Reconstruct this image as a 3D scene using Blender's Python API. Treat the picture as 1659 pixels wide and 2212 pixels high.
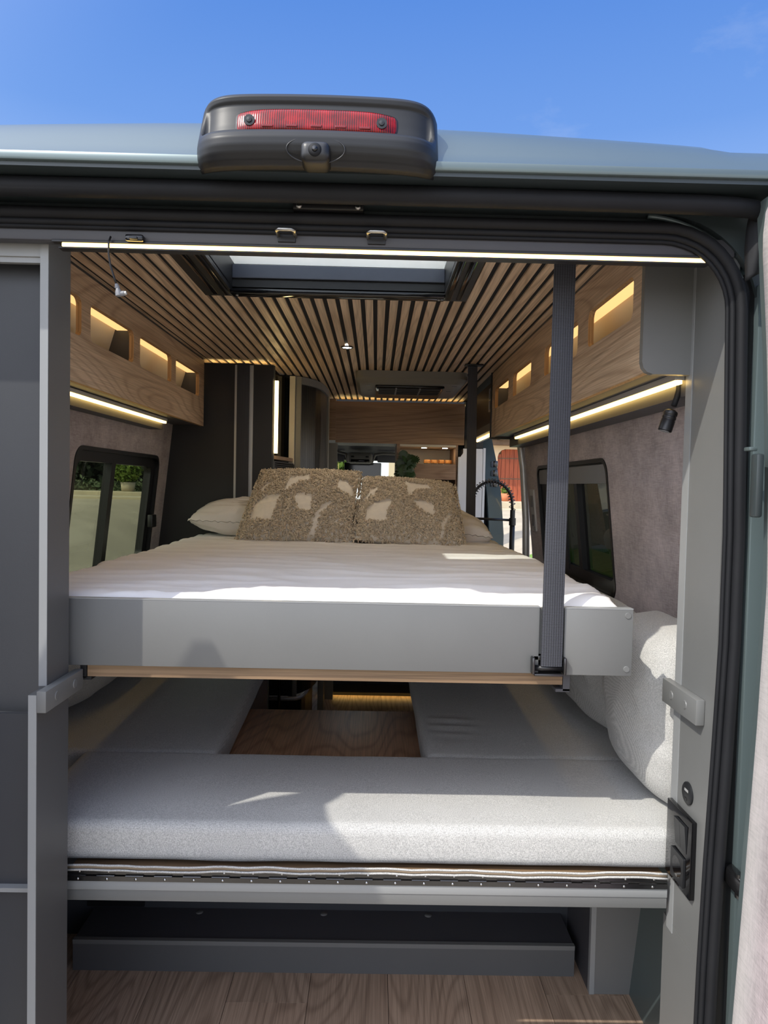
import bpy, bmesh, math, random
from math import sin, cos, pi, radians
from mathutils import Vector, Matrix, noise

random.seed(7)
for o in list(bpy.data.objects):
    bpy.data.objects.remove(o)
SC = bpy.context.scene
COL = SC.collection

# ------------------------------------------------------------------ camera
cam_d = bpy.data.cameras.new('camera')
cam = bpy.data.objects.new('camera', cam_d)
COL.objects.link(cam)
cam_d.sensor_fit = 'VERTICAL'
cam_d.sensor_height = 36.0
cam_d.lens = 36.0 * 1534.0 / 2212.0
cam_d.clip_start = 0.02
cam_d.clip_end = 300
_r = Vector((0.9997041, -0.01140781, 0.02148423))
_u = Vector((-0.02105528, 0.03647668, 0.99911267))
_f = Vector((0.01218136, 0.99926939, -0.03622569))
cam.matrix_world = Matrix(((_r.x, _u.x, -_f.x, 0.112), (_r.y, _u.y, -_f.y, -1.30),
                           (_r.z, _u.z, -_f.z, 1.40), (0, 0, 0, 1)))
SC.camera = cam

# ------------------------------------------------------------------ sky
world = bpy.data.worlds.new('World')
SC.world = world
world.use_nodes = True
wt = world.node_tree
wt.nodes.clear()
w_out = wt.nodes.new('ShaderNodeOutputWorld')
w_bg = wt.nodes.new('ShaderNodeBackground')
w_tc = wt.nodes.new('ShaderNodeTexCoord')
w_sp = wt.nodes.new('ShaderNodeSeparateXYZ')
w_rp = wt.nodes.new('ShaderNodeValToRGB')
wt.links.new(w_tc.outputs['Generated'], w_sp.inputs[0])
wt.links.new(w_sp.outputs['Z'], w_rp.inputs[0])
cr = w_rp.color_ramp
cr.elements[0].position = 0.0
cr.elements[0].color = (1.25, 1.26, 1.28, 1)
cr.elements[1].position = 1.0
cr.elements[1].color = (0.07, 0.18, 0.48, 1)
for p, c in ((0.12, (0.92, 0.98, 1.08, 1)), (0.28, (0.27, 0.41, 0.70, 1)), (0.43, (0.122, 0.256, 0.594, 1)), (0.60, (0.062, 0.178, 0.523, 1))):
    e = cr.elements.new(p)
    e.color = c
# faint wisps of cloud high in the sky
w_no = wt.nodes.new('ShaderNodeTexNoise')
w_no.inputs['Scale'].default_value = 2.6
w_no.inputs['Detail'].default_value = 7
w_no.inputs['Roughness'].default_value = 0.62
w_mp = wt.nodes.new('ShaderNodeMapping')
w_mp.inputs['Scale'].default_value = (1, 1.4, 2.4)
w_mp.inputs['Location'].default_value = (3.1, 0.4, 1.0)
wt.links.new(w_tc.outputs['Generated'], w_mp.inputs[0])
wt.links.new(w_mp.outputs[0], w_no.inputs['Vector'])
w_cr = wt.nodes.new('ShaderNodeMapRange')
w_cr.inputs['From Min'].default_value = 0.60
w_cr.inputs['From Max'].default_value = 0.85
w_cr.inputs['To Max'].default_value = 0.35
wt.links.new(w_no.outputs['Fac'], w_cr.inputs['Value'])
w_mx = wt.nodes.new('ShaderNodeMixRGB')
w_mx.inputs[2].default_value = (0.5, 0.55, 0.65, 1)
wt.links.new(w_cr.outputs[0], w_mx.inputs[0])
wt.links.new(w_rp.outputs[0], w_mx.inputs[1])
# broad pale glow of the sky around the sun
w_dt = wt.nodes.new('ShaderNodeVectorMath')
w_dt.operation = 'DOT_PRODUCT'
w_dt.inputs[1].default_value = Vector((-1.2, -1.0, 1.67)).normalized()
wt.links.new(w_tc.outputs['Generated'], w_dt.inputs[0])
w_g1 = wt.nodes.new('ShaderNodeMapRange')
w_g1.inputs['From Min'].default_value = 0.12
w_g1.inputs['From Max'].default_value = 1.0
wt.links.new(w_dt.outputs['Value'], w_g1.inputs['Value'])
w_g2 = wt.nodes.new('ShaderNodeMath')
w_g2.operation = 'POWER'
w_g2.inputs[1].default_value = 2.0
wt.links.new(w_g1.outputs[0], w_g2.inputs[0])
w_ad = wt.nodes.new('ShaderNodeMixRGB')
w_ad.blend_type = 'ADD'
w_ad.inputs[2].default_value = (2.3, 2.3, 2.3, 1)
wt.links.new(w_g2.outputs[0], w_ad.inputs[0])
wt.links.new(w_mx.outputs[0], w_ad.inputs[1])
wt.links.new(w_ad.outputs[0], w_bg.inputs['Color'])
w_bg.inputs['Strength'].default_value = 1.0
wt.links.new(w_bg.outputs[0], w_out.inputs['Surface'])

# ------------------------------------------------------------------ sun
sun_d = bpy.data.lights.new('sun', 'SUN')
sun_d.energy = 2.75
sun_d.angle = radians(0.6)
sun_d.color = (1.0, 0.95, 0.86)
sun = bpy.data.objects.new('sun', sun_d)
COL.objects.link(sun)
sun.location = (-6, -5, 9)
SUN_DIR = Vector((1.2, 1.0, -1.72)).normalized()
sun.rotation_euler = SUN_DIR.to_track_quat('-Z', 'Y').to_euler()

# ------------------------------------------------------------------ exposure
vs = SC.view_settings
SC.display_settings.display_device = 'sRGB'
vs.view_transform = 'Standard'
vs.look = 'None'
vs.exposure = 0.5
vs.gamma = 1.0
vs.use_curve_mapping = False
LED_K = 1.0
SC.cycles.diffuse_bounces = 8
SC.cycles.max_bounces = 14
SC.cycles.transparent_max_bounces = 16

# ------------------------------------------------------------------ materials
def lin(c):
    return tuple(((x / 255.0) / 12.92 if x / 255.0 <= 0.04045 else (((x / 255.0) + 0.055) / 1.055) ** 2.4) for x in c)

def nodes_of(name):
    m = bpy.data.materials.new(name)
    m.use_nodes = True
    t = m.node_tree
    b = t.nodes['Principled BSDF']
    return m, t, b

def coords(t, scale=(1, 1, 1)):
    tc = t.nodes.new('ShaderNodeTexCoord')
    mp = t.nodes.new('ShaderNodeMapping')
    mp.inputs['Scale'].default_value = scale
    t.links.new(tc.outputs['Object'], mp.inputs[0])
    return mp.outputs[0]

def tex_noise(t, vec, scale, detail=4, rough=0.55):
    n = t.nodes.new('ShaderNodeTexNoise')
    n.inputs['Scale'].default_value = scale
    n.inputs['Detail'].default_value = detail
    n.inputs['Roughness'].default_value = rough
    t.links.new(vec, n.inputs['Vector'])
    return n.outputs['Fac']

def ramp(t, fac, stops):
    r = t.nodes.new('ShaderNodeValToRGB')
    e = r.color_ramp.elements
    e[0].position, e[0].color = stops[0][0], tuple(stops[0][1]) + (1,)
    e[1].position, e[1].color = stops[-1][0], tuple(stops[-1][1]) + (1,)
    for p, c in stops[1:-1]:
        x = e.new(p)
        x.color = tuple(c) + (1,)
    t.links.new(fac, r.inputs[0])
    return r.outputs[0]

def mix(t, fac, a, b, mode='MIX'):
    m = t.nodes.new('ShaderNodeMixRGB')
    m.blend_type = mode
    for s, v in ((0, fac), (1, a), (2, b)):
        if hasattr(v, 'links') or hasattr(v, 'is_linked'):
            t.links.new(v, m.inputs[s])
        elif isinstance(v, (int, float)):
            m.inputs[s].default_value = v
        else:
            m.inputs[s].default_value = tuple(v) + (1,)
    return m.outputs[0]

def math_node(t, op, a, b=None):
    m = t.nodes.new('ShaderNodeMath')
    m.operation = op
    for s, v in ((0, a), (1, b)):
        if v is None:
            continue
        if isinstance(v, (int, float)):
            m.inputs[s].default_value = v
        else:
            t.links.new(v, m.inputs[s])
    return m.outputs[0]

def bump(t, b, h, strength=0.3, dist=0.002):
    n = t.nodes.new('ShaderNodeBump')
    n.inputs['Strength'].default_value = strength
    n.inputs['Distance'].default_value = dist
    t.links.new(h, n.inputs['Height'])
    t.links.new(n.outputs[0], b.inputs['Normal'])

def plain(name, rgb, rough=0.5, metal=0.0, vary=0.06, scale=6.0, coat=0.0, fine=0.0, spec=0.5):
    m, t, b = nodes_of(name)
    c = lin(rgb)
    v = coords(t)
    n = tex_noise(t, v, scale, 5)
    lo = tuple(x * (1 - vary) for x in c)
    hi = tuple(min(1, x * (1 + vary)) for x in c)
    t.links.new(ramp(t, n, [(0.3, lo), (0.7, hi)]), b.inputs['Base Color'])
    b.inputs['Roughness'].default_value = rough
    b.inputs['Metallic'].default_value = metal
    b.inputs['Specular IOR Level'].default_value = spec
    if coat:
        b.inputs['Coat Weight'].default_value = coat
        b.inputs['Coat Roughness'].default_value = 0.04
    if fine:
        bump(t, b, tex_noise(t, v, 900, 2), fine, 0.0006)
    return m

def wood(name, dark, mid, light, axis='y', k=30.0, perp=9.0, along=0.9, rough=0.5, island=False):
    m, t, b = nodes_of(name)
    s = {'x': (along, perp, perp), 'y': (perp, along, perp), 'z': (perp, perp, along)}[axis]
    v = coords(t, s)
    if island:
        oi = t.nodes.new('ShaderNodeObjectInfo')
        cx = t.nodes.new('ShaderNodeCombineXYZ')
        mr = math_node(t, 'MULTIPLY', oi.outputs['Random'], 37.0)
        t.links.new(mr, cx.inputs[0]); t.links.new(mr, cx.inputs[1]); t.links.new(mr, cx.inputs[2])
        va = t.nodes.new('ShaderNodeVectorMath')
        t.links.new(v, va.inputs[0]); t.links.new(cx.outputs[0], va.inputs[1])
        v = va.outputs[0]
    n1 = tex_noise(t, v, 0.55, 1.5, 0.4)
    ring = math_node(t, 'SINE', math_node(t, 'MULTIPLY', n1, k * 2.6))
    ring = math_node(t, 'ADD', math_node(t, 'MULTIPLY', ring, 0.5), 0.5)
    ring = math_node(t, 'POWER', ring, 3.6)
    s2 = {'x': (4, 260, 260), 'y': (260, 4, 260), 'z': (260, 260, 4)}[axis]
    fib = tex_noise(t, coords(t, s2), 1.0, 3, 0.6)
    n2 = tex_noise(t, v, 1.3, 5, 0.6)
    base = ramp(t, n2, [(0.25, lin(mid)), (0.75, lin(light))])
    base = mix(t, math_node(t, 'MULTIPLY', ring, 0.42), base, lin(dark))
    fr = ramp(t, fib, [(0.35, (0.62, 0.60, 0.58)), (0.62, (1.06, 1.05, 1.04))])
    base = mix(t, 0.8, base, fr, 'MULTIPLY')
    if island:
        tint = math_node(t, 'ADD', math_node(t, 'MULTIPLY', oi.outputs['Random'], 0.22), 0.88)
        cc = t.nodes.new('ShaderNodeCombineXYZ')
        for i in range(3):
            t.links.new(tint, cc.inputs[i])
        base = mix(t, 1.0, base, cc.outputs[0], 'MULTIPLY')
    t.links.new(base, b.inputs['Base Color'])
    b.inputs['Roughness'].default_value = rough
    bump(t, b, fib, 0.15, 0.0006)
    return m

def fabric(name, lo, hi, weave=330.0, bstr=0.5, mottle=260.0):
    m, t, b = nodes_of(name)
    v = coords(t)
    sx = t.nodes.new('ShaderNodeSeparateXYZ')
    t.links.new(v, sx.inputs[0])
    yz = math_node(t, 'ADD', sx.outputs[1], sx.outputs[2])
    a = math_node(t, 'SINE', math_node(t, 'MULTIPLY', math_node(t, 'ADD', sx.outputs[0], yz), weave * 4.6))
    c = math_node(t, 'SINE', math_node(t, 'MULTIPLY', math_node(t, 'ADD', math_node(t, 'SUBTRACT', sx.outputs[0], sx.outputs[1]), math_node(t, 'MULTIPLY', sx.outputs[2], -0.55)), weave * 4.6))
    w = math_node(t, 'MULTIPLY', a, c)
    n = tex_noise(t, v, mottle, 3, 0.7)
    n3 = tex_noise(t, v, 5, 4)
    h = math_node(t, 'ADD', math_node(t, 'MULTIPLY', w, 0.14), n)
    col = ramp(t, h, [(0.25, lin(lo)), (0.75, lin(hi))])
    col = mix(t, 0.5, col, ramp(t, n3, [(0.3, (0.9, 0.9, 0.9)), (0.7, (1.05, 1.05, 1.05))]), 'MULTIPLY')
    t.links.new(col, b.inputs['Base Color'])
    b.inputs['Roughness'].default_value = 0.95
    b.inputs['Sheen Weight'].default_value = 0.15
    bump(t, b, h, bstr, 0.0012)
    return m

def emit(name, rgb, k):
    m, t, b = nodes_of(name)
    b.inputs['Base Color'].default_value = tuple(rgb) + (1,)
    b.inputs['Emission Color'].default_value = tuple(rgb) + (1,)
    b.inputs['Emission Strength'].default_value = k
    return m

def glass(name, tint, gl=1.0, rough=0.0):
    m = bpy.data.materials.new(name)
    m.use_nodes = True
    t = m.node_tree
    t.nodes.clear()
    o = t.nodes.new('ShaderNodeOutputMaterial')
    tr = t.nodes.new('ShaderNodeBsdfTransparent')
    tr.inputs[0].default_value = tuple(tint) + (1,)
    g = t.nodes.new('ShaderNodeBsdfGlossy')
    g.inputs['Roughness'].default_value = rough
    g.inputs['Color'].default_value = (gl, gl, gl, 1)
    f = t.nodes.new('ShaderNodeLayerWeight')
    f.inputs['Blend'].default_value = 0.5
    p4 = math_node(t, 'POWER', f.outputs['Facing'], 4.0)
    fr = math_node(t, 'ADD', math_node(t, 'MULTIPLY', p4, 0.5), 0.035)
    mx = t.nodes.new('ShaderNodeMixShader')
    t.links.new(fr, mx.inputs[0])
    t.links.new(tr.outputs[0], mx.inputs[1])
    t.links.new(g.outputs[0], mx.inputs[2])
    t.links.new(mx.outputs[0], o.inputs[0])
    return m

M = {}
M['grey'] = plain('furniture_grey', (107, 108, 107), 0.42, vary=0.03, fine=0.15)
M['grey_edge'] = plain('edge_band_grey', (138, 140, 140), 0.35, vary=0.02)
M['panel'] = plain('wardrobe_grey', (55, 57, 61), 0.42, vary=0.03, fine=0.15)
M['anthracite'] = plain('anthracite_laminate', (36, 36, 38), 0.5, vary=0.06)
M['post'] = plain('post_grey', (84, 85, 86), 0.42, vary=0.03, fine=0.15)  # lighter copy of the wardrobe laminate, with brighter light put into its colour
M['dark'] = plain('dark_laminate', (66, 66, 70), 0.5, vary=0.05, fine=0.1)
M['black'] = plain('black_plastic', (22, 22, 24), 0.4, vary=0.1)
M['blackgloss'] = plain('black_gloss', (14, 14, 16), 0.08, vary=0.1)
M['rubber'] = plain('black_rubber', (24, 25, 28), 0.65, vary=0.12, scale=14, fine=0.2, spec=0.25)
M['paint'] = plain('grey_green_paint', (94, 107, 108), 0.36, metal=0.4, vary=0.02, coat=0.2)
M['paint_dark'] = plain('dark_grey_green_paint', (48, 56, 58), 0.4, vary=0.06)  # darker tone of the body paint, for recessed parts and undersides
M['housing'] = plain('lamp_housing_plastic', (32, 33, 35), 0.42, vary=0.05, scale=30, spec=0.3)
M['steel'] = plain('bright_steel', (165, 165, 163), 0.32, metal=1.0, vary=0.06)
M['darksteel'] = plain('dark_steel', (80, 80, 82), 0.22, metal=0.9, vary=0.1)
M['alu'] = plain('brushed_aluminium', (196, 196, 194), 0.4, metal=0.5, vary=0.04)
M['cream'] = plain('cream_board', (214, 206, 188), 0.55, vary=0.03)
M['white'] = plain('white_laminate', (226, 228, 230), 0.4, vary=0.02)
M['whiteplastic'] = plain('white_blind', (246, 246, 242), 0.6, vary=0.03)
M['felt'] = plain('black_felt', (20, 20, 22), 0.95, vary=0.15, scale=60)
M['acgrey'] = plain('air_conditioner_grey', (128, 126, 120), 0.5, vary=0.03)
M['greyplastic'] = plain('grey_plastic', (120, 122, 126), 0.5, vary=0.05)
M['slatwood'] = wood('ceiling_slat_wood', (150, 118, 86), (208, 180, 148), (226, 202, 172), 'y', k=46, perp=14, along=0.7, rough=0.45)
M['cabwood'] = wood('cabinet_oak', (140, 108, 82), (196, 170, 142), (212, 188, 162), 'y', k=62, perp=7, along=1.1, rough=0.45)
M['cabwoodx'] = wood('front_cabinet_oak', (118, 86, 60), (152, 120, 92), (170, 140, 112), 'x', k=60, perp=6, along=0.9, rough=0.45)
M['edgewood'] = wood('plywood_edge', (100, 76, 54), (128, 104, 78), (144, 120, 92), 'x', k=40, perp=30, along=0.5, rough=0.6)
M['slotwood'] = wood('slot_edge_plywood', (130, 96, 62), (178, 140, 98), (200, 164, 120), 'z', k=40, perp=40, along=0.5, rough=0.6)
M['plank'] = wood('floor_oak_plank', (112, 90, 74), (176, 150, 128), (190, 166, 144), 'y', k=64, perp=7, along=1.0, rough=0.55, island=True)
M['tablewood'] = wood('platform_walnut', (140, 96, 70), (206, 160, 124), (222, 178, 142), 'y', k=60, perp=7, along=1.0, rough=0.4)
M['cushion'] = fabric('light_grey_upholstery', (136, 136, 134), (212, 211, 207), 330, 0.6, 420)
M['sheet'] = plain('cream_sheet', (236, 233, 232), 0.9, vary=0.02, scale=9, fine=0.35)
M['pillowcase'] = plain('pillowcase_cream', (226, 220, 214), 0.9, vary=0.03, scale=12, fine=0.3)
M['tuft_base'] = plain('cushion_canvas_beige', (232, 222, 206), 0.95, vary=0.05, scale=60, fine=0.5)
M['tuft'] = plain('tufted_wool_taupe', (206, 190, 166), 0.98, vary=0.34, scale=90)
M['strap'] = None
M['led'] = emit('warm_led_diffuser', (1.0, 0.66, 0.20), 5.5 * LED_K)
M['led_in'] = emit('cabinet_led_diffuser', (1.0, 0.62, 0.24), 0.8 * LED_K)
M['led_white'] = emit('vertical_led_diffuser', (1.0, 0.72, 0.30), 8.0 * LED_K)
M['spot'] = emit('downlight_lens', (1.0, 0.90, 0.74), 200.0 * LED_K)
M['niche_spot'] = emit('niche_downlight_lens', (1.0, 0.86, 0.62), 26.0)
M['reflector'] = emit('reading_lens_off', (0.5, 0.5, 0.5), 0.0)
M['glass_left'] = glass('tinted_window_glass', (0.56, 0.58, 0.49), 0.6)
M['glass_right'] = glass('darkened_window_glass', (0.14, 0.15, 0.14), 1.0)  # same glass as the left window; the dark view outside is put into the tint
M['glass_clear'] = glass('clear_glass', (0.85, 0.88, 0.86), 0.8)
M['bamboo'] = plain('bamboo_lid', (206, 140, 72), 0.6, vary=0.12, scale=40)
M['leaf'] = plain('monstera_leaf_green', (46, 70, 40), 0.38, vary=0.35, scale=30)
M['terracotta'] = plain('terracotta', (190, 116, 78), 0.8, vary=0.1)
M['concrete'] = plain('outdoor_paving', (172, 160, 138), 0.9, vary=0.12, scale=1.5)
M['curb'] = plain('pale_stone_curb', (184, 172, 146), 0.9, vary=0.1, scale=3)
M['stucco'] = plain('beige_stucco', (226, 202, 168), 0.9, vary=0.06, scale=2)
M['gatewood'] = wood('gate_red_brown_wood', (112, 48, 26), (158, 74, 42), (176, 90, 52), 'z', k=14, perp=6, along=0.8, rough=0.6)
M['tile'] = plain('roof_tile_clay', (196, 146, 112), 0.85, vary=0.2, scale=4)
M['oldwood'] = plain('weathered_beam', (104, 84, 66), 0.8, vary=0.2, scale=6)
M['grass'] = plain('lawn_green', (104, 138, 52), 0.95, vary=0.3, scale=40)
M['hedge'] = plain('hedge_green', (26, 38, 17), 0.8, vary=0.45, scale=7)
M['border'] = plain('border_dusty_green', (74, 88, 56), 0.8, vary=0.45, scale=12)
M['bush'] = plain('bush_green', (104, 128, 44), 0.7, vary=0.35, scale=14)
M['bark'] = plain('bark', (84, 68, 52), 0.9, vary=0.2)

# purple brown linen-look wall lining
def wall_cloth(name, lo, hi, bright=1.0):
    m, t, b = nodes_of(name)
    a = tex_noise(t, coords(t, (30, 30, 300)), 1.0, 4, 0.7)
    c = tex_noise(t, coords(t, (300, 300, 30)), 1.0, 4, 0.7)
    g = tex_noise(t, coords(t), 7, 6, 0.65)
    h = math_node(t, 'ADD', math_node(t, 'MULTIPLY', math_node(t, 'ADD', a, c), 0.3), math_node(t, 'MULTIPLY', g, 0.4))
    t.links.new(ramp(t, h, [(0.38, lin(lo)), (0.62, lin(hi))]), b.inputs['Base Color'])
    b.inputs['Roughness'].default_value = 0.85
    b.inputs['Sheen Weight'].default_value = 0.2
    bump(t, b, h, 0.3, 0.001)
    return m
M['cloth'] = wall_cloth('mauve_brown_wall_cloth', (122, 112, 112), (186, 174, 174))
M['doorcloth'] = wall_cloth('mauve_door_cloth', (112, 98, 102), (192, 177, 181))

# woven webbing
def webbing():
    m, t, b = nodes_of('black_webbing')
    sx = t.nodes.new('ShaderNodeSeparateXYZ')
    t.links.new(coords(t), sx.inputs[0])
    a = math_node(t, 'SINE', math_node(t, 'MULTIPLY', sx.outputs[2], 2900.0))
    c = math_node(t, 'SINE', math_node(t, 'MULTIPLY', sx.outputs[0], 1300.0))
    h = math_node(t, 'ADD', math_node(t, 'MULTIPLY', a, 0.3), math_node(t, 'MULTIPLY', c, 0.25))
    h = math_node(t, 'ADD', h, 0.5)
    t.links.new(ramp(t, h, [(0.1, lin((30, 31, 35))), (0.9, lin((66, 68, 76)))]), b.inputs['Base Color'])
    b.inputs['Roughness'].default_value = 0.6
    bump(t, b, h, 0.5, 0.001)
    return m
M['strap'] = webbing()

# red moulded lens
def red_lens():
    m, t, b = nodes_of('red_brake_lens')
    v = coords(t, (1, 1, 1))
    sx = t.nodes.new('ShaderNodeSeparateXYZ')
    t.links.new(v, sx.inputs[0])
    a = math_node(t, 'SINE', math_node(t, 'MULTIPLY', sx.outputs[0], 1700.0))
    n = tex_noise(t, v, 45, 3)
    h = math_node(t, 'ADD', math_node(t, 'MULTIPLY', a, 0.2), n)
    t.links.new(ramp(t, h, [(0.3, lin((60, 0, 3))), (0.75, lin((150, 3, 10)))]), b.inputs['Base Color'])
    b.inputs['Roughness'].default_value = 0.22
    b.inputs['Specular IOR Level'].default_value = 0.3
    b.inputs['Coat Weight'].default_value = 0.1
    b.inputs['Coat Roughness'].default_value = 0.02
    bump(t, b, a, 0.15, 0.0006)
    return m
M['redlens'] = red_lens()

# frosted roof light dome: lets some sun straight through
def frosted():
    m = bpy.data.materials.new('frosted_dome')
    m.use_nodes = True
    t = m.node_tree
    t.nodes.clear()
    o = t.nodes.new('ShaderNodeOutputMaterial')
    tr = t.nodes.new('ShaderNodeBsdfTransparent')
    tr.inputs[0].default_value = (0.95, 0.96, 0.94, 1)
    tl = t.nodes.new('ShaderNodeBsdfTranslucent')
    tl.inputs[0].default_value = (0.9, 0.9, 0.86, 1)
    mx = t.nodes.new('ShaderNodeMixShader')
    mx.inputs[0].default_value = 0.92
    t.links.new(tr.outputs[0], mx.inputs[1])
    t.links.new(tl.outputs[0], mx.inputs[2])
    t.links.new(mx.outputs[0], o.inputs[0])
    return m
M['dome'] = frosted()

# ------------------------------------------------------------------ mesh builder
class MB:
    def __init__(self):
        self.v, self.f = [], []
    def add(self, vs, fs):
        n = len(self.v)
        self.v += [tuple(p) for p in vs]
        self.f += [tuple(i + n for i in q) for q in fs]
        return self
    def bm(self, b):
        b.verts.index_update()
        self.add([v.co[:] for v in b.verts], [[v.index for v in f.verts] for f in b.faces])
        b.free()
        return self
    def box(self, x0, x1, y0, y1, z0, z1, bev=0.0, seg=2):
        x0, x1 = min(x0, x1), max(x0, x1)
        y0, y1 = min(y0, y1), max(y0, y1)
        z0, z1 = min(z0, z1), max(z0, z1)
        if bev <= 0:
            return self.add([(x, y, z) for x in (x0, x1) for y in (y0, y1) for z in (z0, z1)],
                            [(0, 1, 3, 2), (4, 6, 7, 5), (0, 4, 5, 1), (2, 3, 7, 6), (0, 2, 6, 4), (1, 5, 7, 3)])
        b = bmesh.new()
        bmesh.ops.create_cube(b, size=1)
        for v in b.verts:
            v.co = ((x0 + x1) / 2 + v.co.x * (x1 - x0), (y0 + y1) / 2 + v.co.y * (y1 - y0), (z0 + z1) / 2 + v.co.z * (z1 - z0))
        bmesh.ops.bevel(b, geom=b.edges[:], offset=min(bev, 0.49 * min(x1 - x0, y1 - y0, z1 - z0)), segments=seg, affect='EDGES', profile=0.5)
        return self.bm(b)
    def tube(self, pts, r, n=10, closed=False, caps=True):
        P = [Vector(p) for p in pts]
        m = len(P)
        rs = r if isinstance(r, (list, tuple)) else [r] * m
        rings = []
        prev = None
        for i in range(m):
            a = P[(i - 1) % m] if (closed or i > 0) else P[i]
            c = P[(i + 1) % m] if (closed or i < m - 1) else P[i]
            d = (c - a).normalized()
            if prev is None:
                up = Vector((0, 0, 1)) if abs(d.z) < 0.9 else Vector((1, 0, 0))
                s = d.cross(up).normalized()
            else:
                s = (prev - d * prev.dot(d)).normalized()
            prev = s
            w = d.cross(s)
            rings.append([P[i] + (s * cos(2 * pi * k / n) + w * sin(2 * pi * k / n)) * rs[i] for k in range(n)])
        vs = [p for ring in rings for p in ring]
        fs = []
        for i in range(m if closed else m - 1):
            j = (i + 1) % m
            for k in range(n):
                fs.append((i * n + k, i * n + (k + 1) % n, j * n + (k + 1) % n, j * n + k))
        if caps and not closed:
            fs.append(tuple(range(n))[::-1])
            fs.append(tuple((m - 1) * n + k for k in range(n)))
        return self.add(vs, fs)
    def cyl(self, a, b, r, n=16):
        return self.tube([a, b], r, n)
    def lathe(self, prof, c=(0, 0, 0), n=20, axis='z'):
        vs, fs = [], []
        for (r, h) in prof:
            for k in range(n):
                a = 2 * pi * k / n
                p = (r * cos(a), r * sin(a), h)
                if axis == 'y':
                    p = (r * cos(a), h, r * sin(a))
                if axis == 'x':
                    p = (h, r * cos(a), r * sin(a))
                vs.append((c[0] + p[0], c[1] + p[1], c[2] + p[2]))
        for i in range(len(prof) - 1):
            for k in range(n):
                fs.append((i * n + k, i * n + (k + 1) % n, (i + 1) * n + (k + 1) % n, (i + 1) * n + k))
        fs.append(tuple(range(n))[::-1])
        fs.append(tuple((len(prof) - 1) * n + k for k in range(n)))
        return self.add(vs, fs)
    def sheet2d(self, outline, holes, place, t):
        """flat panel with holes; place(u, v, w) -> xyz, w from 0 to t"""
        b = bmesh.new()
        loops = [outline] + list(holes)
        edges = []
        lv = []
        for lp in loops:
            vv = [b.verts.new((p[0], p[1], 0)) for p in lp]
            lv.append(vv)
            for i in range(len(vv)):
                edges.append(b.edges.new((vv[i], vv[(i + 1) % len(vv)])))
        bmesh.ops.triangle_fill(b, use_beauty=True, use_dissolve=False, edges=edges)
        b.verts.index_update()
        base = [v.co.copy() for v in b.verts]
        fs = [[v.index for v in f.verts] for f in b.faces]
        n = len(base)
        vs = [place(p.x, p.y, 0) for p in base] + [place(p.x, p.y, t) for p in base]
        allf = fs + [[i + n for i in reversed(f)] for f in fs]
        for vv in lv:
            ids = [v.index for v in vv]
            for i in range(len(ids)):
                j = (i + 1) % len(ids)
                allf.append((ids[i], ids[j], ids[j] + n, ids[i] + n))
        b.free()
        return self.add(vs, allf)
    def grid(self, fn, nu, nv):
        vs = [fn(i / nu, j / nv) for i in range(nu + 1) for j in range(nv + 1)]
        fs = [(i * (nv + 1) + j, (i + 1) * (nv + 1) + j, (i + 1) * (nv + 1) + j + 1, i * (nv + 1) + j + 1) for i in range(nu) for j in range(nv)]
        return self.add(vs, fs)

ROOT = {}
def mesh_obj(name, mb, mat, parent=None, smooth=False, org=None):
    off = Vector(ROOT[parent.name]) if parent else Vector(org or (0, 0, 0))
    me = bpy.data.meshes.new(name)
    me.from_pydata([tuple(Vector(p) - off) for p in mb.v], [], mb.f)
    b = bmesh.new()
    b.from_mesh(me)
    bmesh.ops.recalc_face_normals(b, faces=b.faces)
    b.to_mesh(me)
    b.free()
    if smooth:
        for p in me.polygons:
            p.use_smooth = True
    me.materials.append(M[mat] if isinstance(mat, str) else mat)
    o = bpy.data.objects.new(name, me)
    COL.objects.link(o)
    if parent:
        o.parent = parent
    else:
        o.location = off
    ROOT[o.name] = tuple(off)
    return o

def auto_smooth(o, deg=40):
    b = bmesh.new()
    b.from_mesh(o.data)
    for f in b.faces:
        f.smooth = True
    for e in b.edges:
        if len(e.link_faces) == 2 and e.calc_face_angle(0) > radians(deg):
            e.smooth = False
    b.to_mesh(o.data)
    b.free()
    return o

def part(name, mb, mat, parent, smooth=False, label=None, kind=None):
    o = mesh_obj(name, mb, mat, parent, smooth)
    if smooth == 'auto':
        auto_smooth(o)
    if label:
        o['label'] = label
    if kind:
        o['kind'] = kind
    return o

def thing(name, label, cat, loc=(0, 0, 0), group=None):
    o = bpy.data.objects.new(name, None)
    o.empty_display_size = 0.05
    COL.objects.link(o)
    o.location = loc
    ROOT[o.name] = tuple(loc)
    o['label'] = label
    o['category'] = cat
    if group:
        o['group'] = group
    return o

def single(name, mb, mat, label, cat, smooth=False, group=None, kind=None, org=None):
    if org is None:
        xs = [p[0] for p in mb.v]; ys = [p[1] for p in mb.v]; zs = [p[2] for p in mb.v]
        org = ((min(xs) + max(xs)) / 2, (min(ys) + max(ys)) / 2, min(zs))
    o = mesh_obj(name, mb, mat, None, smooth, org)
    if smooth == 'auto':
        auto_smooth(o)
    o['label'] = label
    o['category'] = cat
    if group:
        o['group'] = group
    if kind:
        o['kind'] = kind
    return o

def struct(name, mb, mat, smooth=False):
    o = mesh_obj(name, mb, mat, None, smooth)
    if smooth == 'auto':
        auto_smooth(o)
    o['kind'] = 'structure'
    return o

def rrect(u0, u1, v0, v1, r, n=6):
    pts = []
    for (cx, cy, a0) in ((u1 - r, v1 - r, 0), (u0 + r, v1 - r, pi / 2), (u0 + r, v0 + r, pi), (u1 - r, v0 + r, 3 * pi / 2)):
        for k in range(n + 1):
            a = a0 + (pi / 2) * k / n
            pts.append((cx + r * cos(a), cy + r * sin(a)))
    return pts

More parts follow.
